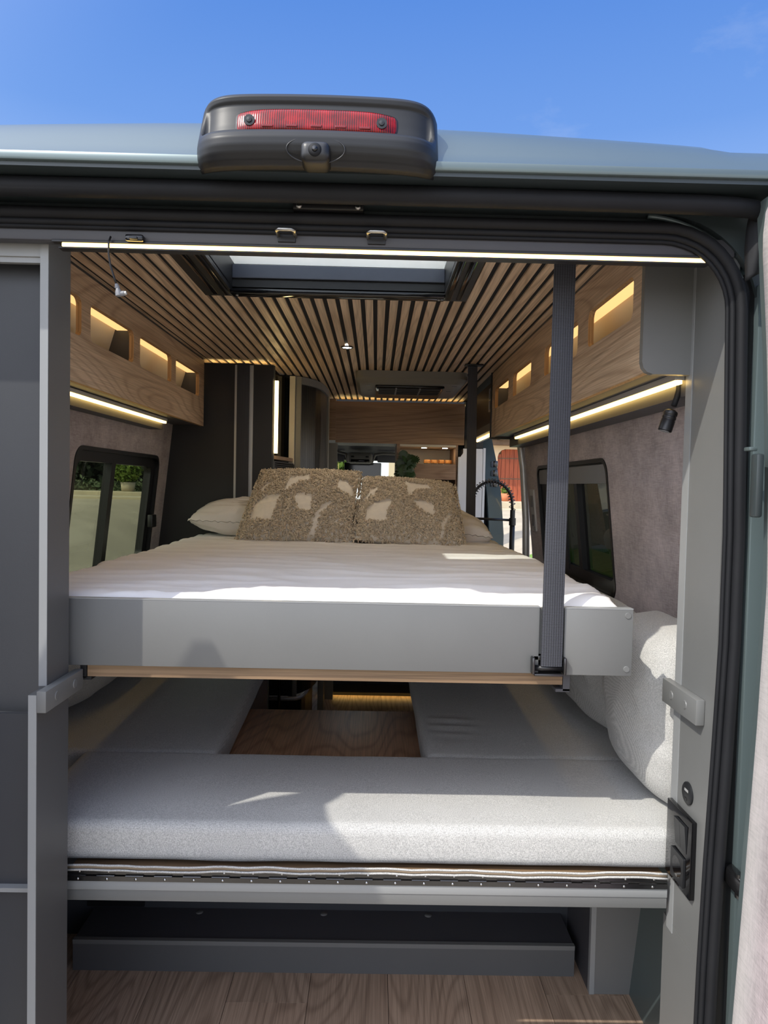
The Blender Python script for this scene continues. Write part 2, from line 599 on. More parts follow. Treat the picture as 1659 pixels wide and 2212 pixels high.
def rounded_grid_box(x0, x1, y0, y1, z0, z1, r, res, disp=None):
    """box with rounded edges on a regular grid; disp(p, n) -> offset along n"""
    lo = Vector((x0, y0, z0)); hi = Vector((x1, y1, z1))
    b = bmesh.new()
    N = [max(2, int(round((hi[i] - lo[i]) / res))) for i in range(3)]
    def steps(i):
        n = N[i]
        core = [lo[i] + (hi[i] - lo[i]) * k / n for k in range(n + 1)]
        ext = [lo[i] + r * q for q in (0.0, 0.12, 0.29, 0.5, 0.75, 1.0)] + [hi[i] - r * q for q in (1.0, 0.75, 0.5, 0.29, 0.12, 0.0)]
        core = [c for c in core if lo[i] + r * 1.2 < c < hi[i] - r * 1.2]
        return sorted(set(round(c, 6) for c in core + ext))
    S = [steps(i) for i in range(3)]
    cache = {}
    def vert(p):
        k = (round(p[0], 6), round(p[1], 6), round(p[2], 6))
        if k in cache:
            return cache[k]
        pv = Vector(p)
        q = Vector([min(max(pv[i], lo[i] + r), hi[i] - r) for i in range(3)])
        d = pv - q
        n = d.normalized() if d.length > 1e-9 else Vector((0, 0, 1))
        o = q + n * r
        if disp:
            o = o + disp(o, n)
        cache[k] = b.verts.new(o)
        return cache[k]
    for ax in range(3):
        a1, a2 = (ax + 1) % 3, (ax + 2) % 3
        for side in (lo, hi):
            for i in range(len(S[a1]) - 1):
                for j in range(len(S[a2]) - 1):
                    q = []
                    for (ii, jj) in ((i, j), (i + 1, j), (i + 1, j + 1), (i, j + 1)):
                        p = [0, 0, 0]
                        p[ax] = side[ax]; p[a1] = S[a1][ii]; p[a2] = S[a2][jj]
                        q.append(vert(p))
                    if len(set(q)) >= 3:
                        try:
                            b.faces.new(q)
                        except ValueError:
                            pass
    mb = MB()
    mb.bm(b)
    return mb

def nz(p, s, seed=0.0):
    return noise.noise(Vector((p[0] * s + seed, p[1] * s + seed * 1.7, p[2] * s - seed)))

ZC = 1.967   # visible face of the ceiling slats

# ================================================================== VAN BODY
van = thing('camper_van', 'grey green camper van body seen through its open rear doorway', 'van', (0, 0, 0))
# roof skin with a hole for the roof light, falling to the rear lip
xs = [-1.02, -1.0, -0.96, -0.90, -0.84, -0.78, -0.75, -0.735, -0.715, -0.70, -0.66, -0.60, -0.5, -0.41, -0.31, -0.2, -0.1, 0, 0.1, 0.2, 0.30, 0.41, 0.5, 0.60, 0.66, 0.70, 0.715, 0.735, 0.75, 0.78, 0.84, 0.90, 0.96, 1.0, 1.02]
yp = [(-0.108, 1.938), (-0.098, 1.945), (-0.075, 1.968), (-0.045, 1.998), (-0.01, 2.030), (0.03, 2.058), (0.07, 2.080), (0.12, 2.098), (0.18, 2.110), (0.28, 2.118), (0.45, 2.122), (0.60, 2.122), (0.80, 2.122), (1.2, 2.122), (2.0, 2.118), (3.0, 2.11), (3.9, 2.08), (4.4, 1.98)]
def roof_z(x, y, zb):
    t = min(1.0, max(0.0, (y + 0.09) / 0.20))
    a = abs(x)
    d = 0.060 * min(a, 0.70) ** 2
    s = min(1.0, max(0.0, (a - 0.695) / 0.045))
    s = s * s * (3 - 2 * s)
    d += 0.024 * s * t
    e = max(0.0, (a - 0.88) / 0.14)
    d += 0.09 * e * e
    if t < 1:
        d *= 0.12 + 0.88 * t
    return zb - d
rb = MB()
vid = {}
for i, x in enumerate(xs):
    for j, (y, zb) in enumerate(yp):
        vid[i, j] = len(rb.v)
        rb.v.append((x, y, roof_z(x, y, zb)))
for i in range(len(xs) - 1):
    for j in range(len(yp) - 1):
        if -0.32 < xs[i] < 0.29 and 0.25 < yp[j][0] < 0.79:
            continue
        rb.f.append((vid[i, j], vid[i + 1, j], vid[i + 1, j + 1], vid[i, j + 1]))
roof = part('roof_panel', rb, 'paint', van, True)
# rain lip along the rear edge of the roof
part('roof_lip', MB().box(-1.0, 1.0, -0.112, -0.088, 1.922, 1.938, 0.004), 'paint', van, 'auto')
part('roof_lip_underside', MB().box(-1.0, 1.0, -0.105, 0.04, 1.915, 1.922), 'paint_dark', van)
# weatherstrip below the lip, folding into a corner flap at right
wsp = [(-0.92, -0.062, 1.897), (-0.3, -0.062, 1.899), (0.3, -0.062, 1.899), (0.66, -0.062, 1.897), (0.72, -0.062, 1.895), (0.755, -0.06, 1.893), (0.78, -0.05, 1.882)]
part('weatherstrip', MB().tube(wsp, [0.0165] * 5 + [0.016, 0.012], 14), 'rubber', van, True)
fa = [(0.735, 1.912), (0.757, 1.884), (0.754, 1.862), (0.750, 1.828), (0.749, 1.800), (0.750, 1.772)]
fb_ = [(0.772, 1.912), (0.776, 1.895), (0.779, 1.868), (0.782, 1.84), (0.783, 1.81), (0.783, 1.790)]
def flap_pt(u, v):
    f = v * 5
    k = min(int(f), 4)
    g = f - k
    a = (fa[k][0] + (fa[k + 1][0] - fa[k][0]) * g, fa[k][1] + (fa[k + 1][1] - fa[k][1]) * g)
    c = (fb_[k][0] + (fb_[k + 1][0] - fb_[k][0]) * g, fb_[k][1] + (fb_[k + 1][1] - fb_[k][1]) * g)
    return (a[0] + (c[0] - a[0]) * u, -0.045 - 0.012 * sin(pi * u) + 0.006 * sin(5 * v + 2 * u), a[1] + (c[1] - a[1]) * u)
flap = MB().grid(flap_pt, 8, 20)
fl = part('corner_flap', flap, 'rubber', van, True)
fs = fl.modifiers.new('thick', 'SOLIDIFY'); fs.thickness = 0.004
# header recess between lip and door seal
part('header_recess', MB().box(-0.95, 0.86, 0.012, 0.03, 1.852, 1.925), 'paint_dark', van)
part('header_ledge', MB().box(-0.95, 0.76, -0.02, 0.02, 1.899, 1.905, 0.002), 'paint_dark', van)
# corner gusset, rear pillars
for s in (-1, 1):
    part('rear_pillar', MB().box(s * 0.797, s * 0.97, -0.012, 0.10, -0.10, 1.78, 0.004).box(s * 0.780, s * 0.97, 0.012, 0.10, -0.10, 1.93, 0.004), 'paint', van, 'auto')
    part('pillar_gap_shade', MB().box(s * 0.776, s * 0.797, 0.004, 0.014, -0.10, 1.80), 'black', van)  # black strip painting in the shade of the gap beside the seal
cg = [(0.56, 1.902), (0.806, 1.902), (0.806, 1.72)] + [(0.6145 + 0.186 * cos(radians(a)), 1.7255 + 0.176 * sin(radians(a))) for a in range(4, 92, 8)]
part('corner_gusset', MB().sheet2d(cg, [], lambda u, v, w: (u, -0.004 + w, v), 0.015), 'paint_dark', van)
part('gusset_rib', MB().tube([(0.585 + 0.205 * cos(radians(a)), -0.006, 1.692 + 0.205 * sin(radians(a))) for a in range(88, 24, -4)], 0.0045, 8), 'paint', van, True)
# door aperture seal: a rounded loop
def loop(hw, zt, zb, r, n=10, y=-0.008, waist=0.0):
    pts = []
    for (x, z) in rrect(-hw, hw, zb, zt, r, n):
        pts.append((x, y, z))
    # side points for the slight belly of the body
    out = []
    for i, p in enumerate(pts):
        q = pts[(i + 1) % len(pts)]
        out.append(p)
        if abs(p[2] - q[2]) > 0.5:
            for k in range(1, 8):
                out.append((p[0], p[1], p[2] + (q[2] - p[2]) * k / 8))
    def belly(p):
        d = 0.016 * math.exp(-((p[2] - 1.22) / 0.42) ** 2) - 0.006 * math.exp(-((p[2] - 0.2) / 0.5) ** 2)
        return (p[0] + (d if p[0] > 0 else -d) * (1 if abs(p[0]) > hw * 0.9 else 0), p[1], p[2])
    return [belly(p) for p in out]
part('door_seal', MB().tube(loop(0.7645, 1.8755, -0.04, 0.142), 0.0105, 12, True), 'rubber', van, True)
part('seal_lip', MB().tube(loop(0.7500, 1.8610, -0.026, 0.1275, y=-0.004), 0.0058, 10, True), 'rubber', van, True)
part('seal_rib', MB().tube(loop(0.7420, 1.8530, -0.018, 0.1195, y=-0.001), 0.0042, 8, True), 'rubber', van, True)
# header trim over the opening, carrying the LED strip
part('header_trim', MB().box(-0.80, 0.757, 0.002, 0.028, 1.830, 1.862, 0.003), 'dark', van, 'auto')
part('header_filler', MB().add([(-0.80, 0.02, 1.835), (0.757, 0.02, 1.835), (0.757, 0.03, 1.835), (-0.80, 0.03, 1.835), (-0.80, 0.02, 1.99), (0.757, 0.02, 1.99), (0.757, 0.115, 1.99), (-0.80, 0.115, 1.99)],
     [(0, 1, 2, 3), (4, 5, 6, 7), (0, 1, 5, 4), (1, 2, 6, 5), (2, 3, 7, 6), (3, 0, 4, 7)]), 'dark', van)
part('header_trim_edge', MB().box(-0.48, 0.722, -0.001, 0.012, 1.8262, 1.831, 0.001), 'black', van)
# striker loops
for cx in (-0.058, 0.104):
    U = [(cx - 0.015, 0.006, 1.846), (cx - 0.0155, -0.022, 1.850), (cx - 0.011, -0.026, 1.8505), (cx + 0.011, -0.026, 1.8505), (cx + 0.0155, -0.022, 1.850), (cx + 0.015, 0.006, 1.846)]
    st = part('striker', MB().tube(U, 0.0035, 8), 'steel', van, True)
    part('striker_pocket', MB().box(cx - 0.016, cx + 0.016, -0.002, 0.004, 1.836, 1.850, 0.001), 'black', st)
lp = part('latch_plate', MB().box(-0.045, 0.080, -0.026, 0.012, 1.886, 1.903, 0.002), 'black', van, 'auto')
for cx in (-0.034, 0.070):
    part('screw', MB().lathe([(0.0, 0.0), (0.003, 0.0), (0.0055, 0.0018), (0.0055, 0.003), (0.0, 0.003)], (cx, -0.0295, 1.892), 12, 'y'), 'steel', lp, True)
part('door_sensor', MB().box(-0.345, -0.313, -0.012, 0.006, 1.8285, 1.840, 0.003).box(-0.336, -0.322, -0.016, 0.0, 1.830, 1.8345, 0.001), 'blackgloss', van, 'auto')
# outer side skins (seen only through the windows and from outside)
def wall_x(z):
    # half width of the lined interior at height z
    pts = [(0.0, 0.92), (0.6, 0.915), (1.0, 0.905), (1.13, 0.893), (1.5, 0.853), (1.7, 0.832), (2.0, 0.79)]
    for (a, x0), (b, x1) in zip(pts, pts[1:]):
        if a <= z <= b:
            return x0 + (x1 - x0) * (z - a) / (b - a)
    return pts[-1][1]
WIN_L = (1.00, 1.87, 1.02, 1.505)
WIN_R = (0.99, 1.97, 1.05, 1.50)
for s, W, y_end in ((-1, WIN_L, 4.3), (1, WIN_R, 2.24)):
    out = [(0.05, -0.12), (y_end, -0.12), (y_end, 1.93), (0.05, 1.93)]
    place = lambda u, v, w, s=s: (s * (wall_x(v) + 0.045 + w), u, v)
    mids = [(0.05, -0.12), (y_end, -0.12), (y_end, 1.05), (y_end, 1.5), (y_end, 1.93), (0.05, 1.93), (0.05, 1.5), (0.05, 1.05)]
    part('side_skin', MB().sheet2d(mids, [rrect(W[0] - 0.02, W[1] + 0.02, W[2] - 0.02, W[3] + 0.02, 0.06)], place, 0.02), 'paint', van)

# sliding doorway jambs on the right side
rj = MB()
ra = [(0.880, 2.235, 0.2), (0.875, 2.235, 0.9), (0.865, 2.235, 1.25), (0.845, 2.235, 1.5), (0.815, 2.235, 1.70), (0.78, 2.235, 1.86)]
rj.tube(ra, 0.018, 10)
part('sliding_door_jamb', rj, 'alu', van, True)
part('jamb_rubber', MB().tube([(p[0] + 0.012, p[1] + 0.05, p[2]) for p in ra], 0.016, 10), 'rubber', van, True)
fj = [(0.88, 3.42, 0.2), (0.885, 3.38, 0.85), (0.885, 3.38, 1.1), (0.875, 3.45, 1.35), (0.85, 3.55, 1.6), (0.815, 3.62, 1.80)]
part('front_jamb_rubber', MB().tube([(p[0] - 0.05, p[1] + 0.10, p[2]) for p in fj], 0.05, 10), 'rubber', van, True)
jb = MB()
for i in range(len(fj) - 1):
    a, c = fj[i], fj[i + 1]
    jb.add([(a[0] - 0.015, a[1], a[2]), (a[0] + 0.075, a[1] - 0.02, a[2]), (a[0] + 0.075, a[1] + 0.3, a[2]), (a[0] - 0.015, a[1] + 0.3, a[2]),
            (c[0] - 0.015, c[1], c[2]), (c[0] + 0.075, c[1] - 0.02, c[2]), (c[0] + 0.075, c[1] + 0.3, c[2]), (c[0] - 0.015, c[1] + 0.3, c[2])],
           [(0, 1, 5, 4), (1, 2, 6, 5), (2, 3, 7, 6), (3, 0, 4, 7)])
part('front_jamb', jb, 'paint', van, 'auto')
for zz in (1.43, 1.50, 1.56):
    part('jamb_latch', MB().box(0.868, 0.90, 3.30, 3.42, zz - 0.02, zz + 0.02, 0.006), 'darksteel', van, 'auto')
part('door_track', MB().box(0.80, 0.86, 2.2, 3.7, 1.80, 1.90, 0.01), 'greyplastic', van, 'auto')
# cab: headliner, console, windscreen surround
part('cab_headliner', MB().grid(lambda u, v: (-0.8 + 1.6 * u, 3.7 + 1.15 * v, 1.83 - 0.10 * v - 0.06 * v * v), 8, 8), 'greyplastic', van, True)
con = MB().box(-0.13, 0.08, 4.55, 4.75, 1.585, 1.675, 0.03, 4)
cn = part('overhead_console', con, 'acgrey', van, 'auto')
for cx in (-0.085, 0.035):
    part('console_lamp', MB().box(cx - 0.013, cx + 0.013, 4.540, 4.56, 1.632, 1.645, 0.004), 'black', cn, 'auto')
part('console_pocket', MB().box(-0.10, 0.055, 4.545, 4.56, 1.592, 1.618, 0.006), 'blackgloss', cn, 'auto')
part('headliner_edge', MB().tube([(-0.6, 4.6, 1.668), (-0.2, 4.6, 1.676), (-0.14, 4.6, 1.66), (-0.13, 4.6, 1.60), (0.08, 4.6, 1.60), (0.10, 4.6, 1.66), (0.16, 4.6, 1.672), (0.6, 4.6, 1.664)], 0.012, 8), 'acgrey', van, True)
part('sun_visor', MB().box(-0.62, -0.16, 4.72, 4.74, 1.60, 1.685, 0.008), 'greyplastic', van, 'auto')
part('sun_visor', MB().box(0.12, 0.62, 4.72, 4.74, 1.60, 1.685, 0.008), 'greyplastic', van, 'auto')
part('windscreen_shade_band', MB().box(-0.165, 0.155, 4.86, 4.88, 1.475, 1.60, 0.006), 'blackgloss', van)
part('windscreen_frame', MB().box(-0.85, -0.55, 4.86, 4.93, 0.9, 1.7).box(0.55, 0.85, 4.86, 4.93, 0.9, 1.7).box(-0.85, 0.85, 4.86, 4.93, 1.62, 1.80).box(-0.85, 0.85, 4.7, 4.95, 0.4, 0.98), 'black', van)
part('windscreen', MB().box(-0.56, 0.56, 4.90, 4.906, 0.95, 1.64), 'glass_clear', van)
for bx in ((0.82, 0.90, 3.75, 4.95, 0.2, 1.15), (-0.90, -0.82, 3.9, 4.95, 0.2, 1.2), (0.78, 0.86, 3.9, 4.95, 1.6, 1.95), (-0.86, -0.78, 3.9, 4.95, 1.6, 1.95)):
    part('cab_side_wall', MB().box(*bx), 'greyplastic', van)

# rear number-three brake light with camera: its own unit on the roof
bl = thing('brake_light_housing', 'dark grey high level brake light and camera housing on the van roof edge', 'brake light', (0.003, -0.1, 1.935))
def sq(a, n):
    return (abs(cos(a)) ** (2 / n)) * (1 if cos(a) >= 0 else -1), (abs(sin(a)) ** (2 / n)) * (1 if sin(a) >= 0 else -1)
BP = [(0.06, 2.078), (-0.03, 2.067), (-0.075, 2.056), (-0.098, 2.046), (-0.107, 2.038), (-0.106, 2.031), (-0.103, 2.026), (-0.105, 2.014), (-0.110, 1.992), (-0.116, 1.974), (-0.121, 1.968), (-0.138, 1.9655), (-0.150, 1.963), (-0.157, 1.957),
      (-0.161, 1.948), (-0.161, 1.936), (-0.157, 1.925), (-0.149, 1.917), (-0.136, 1.912), (-0.120, 1.912), (-0.06, 1.935), (0.0, 1.96)]
BF = list(BP)
for k in range(5, 13):
    g = (k - 4) / 9.0
    BF[k] = (-0.107 + (-0.157 + 0.107) * g, 2.038 + (1.957 - 2.038) * g)
def bow(x):
    return -0.30 * (x - 0.004) ** 2
def house_pt(u, v):
    a = -cos(pi * u)
    a = (0.35 * a + 0.65 * (2 * u - 1)) if abs(a) < 0.999 else a
    f = v * (len(BP) - 1)
    k = min(int(f), len(BP) - 2)
    g = f - k
    p = (BP[k][0] + (BP[k + 1][0] - BP[k][0]) * g, BP[k][1] + (BP[k + 1][1] - BP[k][1]) * g)
    q = (BF[k][0] + (BF[k + 1][0] - BF[k][0]) * g, BF[k][1] + (BF[k + 1][1] - BF[k][1]) * g)
    w = min(1, max(0, (abs(a) - 0.87) / 0.07))
    w = w * w * (3 - 2 * w)
    p = (p[0] + (q[0] - p[0]) * w, p[1] + (q[1] - p[1]) * w)
    pl = (1 - min(1, abs(a)) ** 9) ** (1 / 3.2)
    pz = (1 - min(1, abs(a)) ** 12) ** (1 / 4.0)
    x = 0.004 + 0.2075 * a
    return (x, 0.03 + (p[0] - 0.03) * pl, 1.975 + (p[1] - 1.975) * pz + 0.5 * bow(x))
part('housing_shell', MB().grid(house_pt, 72, 84), 'housing', bl, True)
ln = MB()
def lens_pt(u, v, dy=0.0, sc=1.0):
    c, s = sq(2 * pi * u, 5.0)
    x = 0.0025 + 0.1305 * c * v * sc
    z = 1.9935 + 0.0225 * s * v * (1 + (sc - 1) * 3) + 0.6 * bow(x)
    y = -0.1115 + 0.22 * (z - 1.9935) - 0.011 * (1 - v ** 7) + dy
    return (x, y, z)
ln.grid(lambda u, v: lens_pt(u, v), 56, 9)
le = part('red_lens', ln, 'redlens', bl, True, label='ribbed red plastic lens')
part('lens_gasket', MB().grid(lambda u, v: lens_pt(u, 0.9 + 0.1 * v, 0.002, 1.022), 56, 2), 'black', bl, True)
for sx in (-0.106, 0.109):
    part('lens_screw', MB().lathe([(0.0088, 0.0008), (0.0088, 0.004), (0.0, 0.004)], (sx, -0.1246, 1.9915 + bow(sx) * 0.6), 20, 'y').lathe([(0.0, 0.0), (0.0042, 0.0006), (0.0050, 0.003), (0.0, 0.003)], (sx, -0.1262, 1.9915 + bow(sx) * 0.6), 16, 'y'), 'black', le, 'auto')
dr = plain('dark_red_reflector', (110, 8, 12), 0.2)
for k in range(5):
    lx = -0.076 + 0.0395 * k
    part('lamp_reflector', MB().box(lx - 0.009, lx + 0.009, -0.1265, -0.122, 1.979 + 0.6 * bow(lx), 1.983 + 0.6 * bow(lx), 0.001), dr, le)
ce = part('camera_pod', MB().box(-0.0175, 0.0295, -0.175, -0.12, 1.905, 1.937, 0.011, 4), 'black', bl, 'auto')
part('camera_bezel', MB().lathe([(0.0, -0.0), (0.0075, 0.0), (0.0105, 0.003), (0.0105, 0.01), (0.0, 0.01)], (0.006, -0.178, 1.921), 22, 'y'), 'rubber', ce, True)
part('camera_lens', MB().lathe([(0.0, 0.0), (0.004, 0.0005), (0.005, 0.003), (0.0, 0.003)], (0.006, -0.1805, 1.921), 18, 'y'), 'blackgloss', ce, True)
el = [(0.006 + 0.046 * cos(2 * pi * k / 40), 1.928 + 0.020 * sin(2 * pi * k / 40)) for k in range(40)]
part('camera_surround', MB().tube([(x, -0.1615 + (0.3 * (1.930 - z) if z < 1.930 else 0.12 * (z - 1.930)), z) for x, z in el], 0.0012, 6, True), 'black', bl, True)

# ================================================================== REAR DOORS
def xface(z):
    pts = [(-0.2, 0.70), (0.2, 0.737), (0.46, 0.751), (0.75, 0.764), (1.0, 0.774), (1.24, 0.781), (1.45, 0.776), (1.65, 0.764), (1.78, 0.753), (1.92, 0.742)]
    pts = [(a, b + 0.012) for a, b in pts]
    for (a, x0), (b, x1) in zip(pts, pts[1:]):
        if a <= z <= b:
            return x0 + (x1 - x0) * (z - a) / (b - a)
    return pts[0][1] if z < -0.2 else pts[-1][1]
rd = thing('rear_door', 'opened right rear van door lined with mauve cloth', 'van door', (0.80, -0.4, -0.1))
def door_shell(y0, y1, z0, z1, off, th, ny=6, nzz=30, xf=xface):
    mb = MB()
    mb.grid(lambda u, v: (xf(z0 + (z1 - z0) * v) + off, y0 + (y1 - y0) * u, z0 + (z1 - z0) * v), ny, nzz)
    mb.grid(lambda u, v: (xf(z0 + (z1 - z0) * v) + off + th, y0 + (y1 - y0) * u, z0 + (z1 - z0) * v), ny, nzz)
    for yy in (y0, y1):
        mb.grid(lambda u, v: (xf(z0 + (z1 - z0) * v) + off + th * u, yy, z0 + (z1 - z0) * v), 1, nzz)
    for zz in (z0, z1):
        mb.grid(lambda u, v: (xf(zz) + off + th * u, y0 + (y1 - y0) * v, zz), 1, ny)
    return mb
part('door_frame', door_shell(-0.82, -0.062, -0.12, 1.90, 0.004, 0.06), 'paint', rd, 'auto')
# cloth panel with rounded upper corner, following the door's belly
dp = MB()
def dpf(u, v):
    z = -0.05 + 1.95 * v
    y0 = -0.100
    if z > 1.80:
        k = min(1, (z - 1.80) / 0.10)
        y0 -= 0.05 * (1 - math.sqrt(max(0, 1 - k * k)))
    return (xface(z) - 0.004, y0 - (0.70) * u, z)
dp.grid(dpf, 6, 60)
dpo = part('door_lining', dp, 'doorcloth', rd, True, label='mauve flecked cloth door lining')
s_ = dpo.modifiers.new('thick', 'SOLIDIFY'); s_.thickness = 0.012; s_.offset = 0
for zz in (0.69,):
    hg = part('door_hinge', MB().box(0.778, 0.80, -0.075, 0.015, zz - 0.016, zz + 0.016, 0.005).cyl((0.786, -0.045, zz - 0.022), (0.786, -0.045, zz + 0.022), 0.007), 'darksteel', rd, 'auto')
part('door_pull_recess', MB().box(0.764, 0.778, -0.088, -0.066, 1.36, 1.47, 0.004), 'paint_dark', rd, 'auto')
part('door_edge_step', MB().box(0.757, 0.772, -0.075, -0.055, 1.475, 1.482, 0.002), 'paint', rd, 'auto')
# left rear door, open along the van's side, out of frame (it shades the left of the doorway)
ld = thing('rear_door', 'opened left rear van door standing beside the grey wardrobe', 'van door', (-0.85, -0.5, -0.1))
prof = [(-0.06, -0.1), (-0.06, 0.95), (-0.12, 1.20), (-0.206, 1.42), (-0.239, 1.464), (-0.275, 1.60), (-0.312, 1.76), (-0.336, 1.84), (-0.371, 1.970), (-0.408, 1.950), (-0.426, 1.900), (-0.50, 1.915), (-0.60, 1.950), (-0.64, 1.956), (-0.665, 1.905), (-0.72, 1.78), (-0.78, 1.55), (-0.82, 1.2), (-0.83, -0.1)]
part('door_frame', MB().sheet2d(prof, [], lambda u, v, w: (-0.88 + w, u, v), 0.04), 'paint', ld)
part('door_lining', MB().sheet2d([(-0.12, 0.0), (-0.14, 1.1), (-0.26, 1.44), (-0.37, 1.84), (-0.43, 1.86), (-0.60, 1.88), (-0.66, 1.80), (-0.78, 1.2), (-0.79, 0.0)], [], lambda u, v, w: (-0.84 + w, u, v), 0.012), 'doorcloth', ld)

# ================================================================== SETTING: floor, walls, ceiling
fb = MB().box(-0.95, 0.95, 0.02, 4.9, -0.10, -0.012)
floor = struct('floor', fb, 'felt')
cols = [-0.929, -0.707, -0.485, -0.264, -0.044, 0.175, 0.393, 0.612, 0.83, 0.95]
joints = {0: [0.9], 1: [0.35, 1.5], 2: [0.25, 1.55], 3: [0.572, 1.75, 3.02], 4: [0.20, 1.5, 2.9], 5: [0.30, 1.6, 3.1], 6: [0.33, 1.7, 3.05], 7: [0.615, 1.9], 8: [0.45]}
G = 0.0007
for i in range(len(cols) - 1):
    ys = [0.0] + joints[i] + [3.75]
    for a, c in zip(ys, ys[1:]):
        part('plank', MB().box(cols[i] + G, cols[i + 1] - G, a + G, c - G, -0.012, 0.0), 'plank', floor)

def wall_panel(s, W, y0, y1):
    out = []
    zz = [0.0, 0.6, 1.0, 1.13, 1.3, 1.5, 1.7, 1.99]
    out = [(y0, z) for z in zz] + [(y1, z) for z in reversed(zz)]
    return MB().sheet2d(out, [rrect(W[0], W[1], W[2], W[3], 0.045)], lambda u, v, w: (s * (wall_x(v) + w), u, v), 0.03)
wl = struct('wall_left', wall_panel(-1, WIN_L, 0.12, 2.05), 'cloth')
wr = struct('wall_right', wall_panel(1, WIN_R, 0.17, 2.22), 'cloth')
struct('wall_front_left', MB().box(-0.86, -0.80, 2.05, 3.9, 0, 1.99), 'dark')

# side windows: frame, two panes with a slider bar, catch
def side_window(idx, s, W, gl):
    y0, y1, z0, z1 = W
    def pl(inset):
        return lambda u, v, w: (s * (wall_x(v) + inset + w), u, v)
    w = struct('window_%d' % idx, MB().sheet2d(rrect(y0 + 0.001, y1 - 0.001, z0 + 0.001, z1 - 0.001, 0.045), [rrect(y0 + 0.045, y1 - 0.055, z0 + 0.05, z1 - 0.042, 0.03)], pl(0.012), 0.03), 'black')
    part('window_seal', MB().sheet2d(rrect(y0 - 0.008, y1 + 0.008, z0 - 0.008, z1 + 0.008, 0.052), [rrect(y0 + 0.006, y1 - 0.006, z0 + 0.006, z1 - 0.006, 0.042)], pl(-0.003), 0.014), 'black', w, 'auto')
    ym = y0 + (y1 - y0) * (0.42 if s < 0 else 0.42)
    part('slider_bar', MB().sheet2d([(ym - 0.018, z0 + 0.05), (ym + 0.022, z0 + 0.05), (ym + 0.022, z1 - 0.04), (ym - 0.018, z1 - 0.04)], [], pl(0.010), 0.03), 'black', w)
    part('pane', MB().sheet2d([(y0 + 0.04, z0 + 0.04), (ym, z0 + 0.04), (ym, z1 - 0.03), (y0 + 0.04, z1 - 0.03)], [], pl(0.030), 0.004), gl, w)
    part('pane', MB().sheet2d([(ym - 0.01, z0 + 0.04), (y1 - 0.045, z0 + 0.04), (y1 - 0.045, z1 - 0.03), (ym - 0.01, z1 - 0.03)], [], pl(0.022), 0.004), gl, w)
    return w
w1 = side_window(1, -1, WIN_L, 'glass_left')
part('window_catch', MB().box(-0.872, -0.850, 1.775, 1.835, 1.20, 1.255, 0.004), 'black', w1, 'auto')
w2 = side_window(2, 1, WIN_R, 'glass_right')
part('blind_cassette', MB().sheet2d([(WIN_R[0] + 0.01, WIN_R[3] - 0.075), (WIN_R[1] - 0.01, WIN_R[3] - 0.075), (WIN_R[1] - 0.01, WIN_R[3] - 0.012), (WIN_R[0] + 0.01, WIN_R[3] - 0.012)], [], lambda u, v, w: (wall_x(v) + 0.004 + w, u, v), 0.02), 'greyplastic', w2, 'auto')
part('half_drawn_blind', MB().sheet2d([(1.58, WIN_R[2] + 0.03), (WIN_R[1] - 0.02, WIN_R[2] + 0.03), (WIN_R[1] - 0.02, WIN_R[3] - 0.07), (1.58, WIN_R[3] - 0.07)], [], lambda u, v, w: (wall_x(v) + 0.010 + w, u, v), 0.008), 'black', w2)

# ceiling: black felt board with a hole, wooden slats below it
SKY = (-0.33, 0.315, 0.16, 0.80)
out = [(-0.78, 0.115), (0.78, 0.115), (0.78, 3.45), (-0.78, 3.45)]
ceiling = struct('ceiling', MB().sheet2d(out, [[(SKY[0], SKY[2]), (SKY[1], SKY[2]), (SKY[1], SKY[3]), (SKY[0], SKY[3])]], lambda u, v, w: (u, v, ZC + 0.006 + w), 0.03), 'felt')
P_ = 0.0388
k0 = 0.0205
FX0, FX1, FY1 = -0.405, 0.368, 0.835        # outer edge of the roof-light frame
slat_bounds = []
for n in range(-19, 18):
    a = k0 + n * P_ + 0.0071
    b = a + P_ - 0.0142
    if b < -0.70 or a > 0.675:
        continue
    ye = 2.16 if b < -0.385 else (2.42 if b < -0.31 else 3.44)
    segs = [(0.12, ye)]
    if b > FX0 + 0.005 and a < FX1 - 0.005:
        segs = [(FY1 - 0.004, ye)]
    for (ya, yb) in segs:
        part('slat', MB().box(a, b, ya, yb, ZC, ZC + 0.006), 'slatwood', ceiling)

# roof light
sk = struct('window_3', MB().sheet2d([(FX0, 0.10), (FX1, 0.10), (FX1, FY1), (FX0, FY1)], [[(-0.318, 0.13), (0.300, 0.13), (0.300, 0.795), (-0.318, 0.795)]], lambda u, v, w: (u, v, ZC - 0.012 + w), 0.016), 'black')
part('inner_rail', MB().box(-0.375, -0.36, 0.12, 0.80, ZC - 0.018, ZC - 0.012, 0.002).box(-0.34, -0.325, 0.12, 0.80, ZC - 0.020, ZC - 0.012, 0.002).box(0.305, 0.32, 0.12, 0.80, ZC - 0.020, ZC - 0.012, 0.002).box(0.335, 0.35, 0.12, 0.80, ZC - 0.018, ZC - 0.012, 0.002), 'blackgloss', sk, 'auto')
part('blind_bar', MB().box(-0.318, 0.300, 0.755, 0.80, ZC - 0.024, ZC - 0.010, 0.004), 'blackgloss', sk, 'auto')
sh = MB().box(-0.335, -0.318, 0.24, 0.82, ZC, 2.045).box(0.300, 0.317, 0.24, 0.82, ZC, 2.045).box(-0.335, 0.317, 0.795, 0.82, ZC, 2.036).box(-0.335, 0.317, 0.22, 0.25, ZC, 2.112)
part('shaft', sh, 'black', sk)
part('grey_flange', MB().box(-0.318, 0.300, 0.786, 0.795, 1.995, 2.034, 0.002), plain('dark_blue_grey_plastic', (62, 68, 82), 0.35), sk)
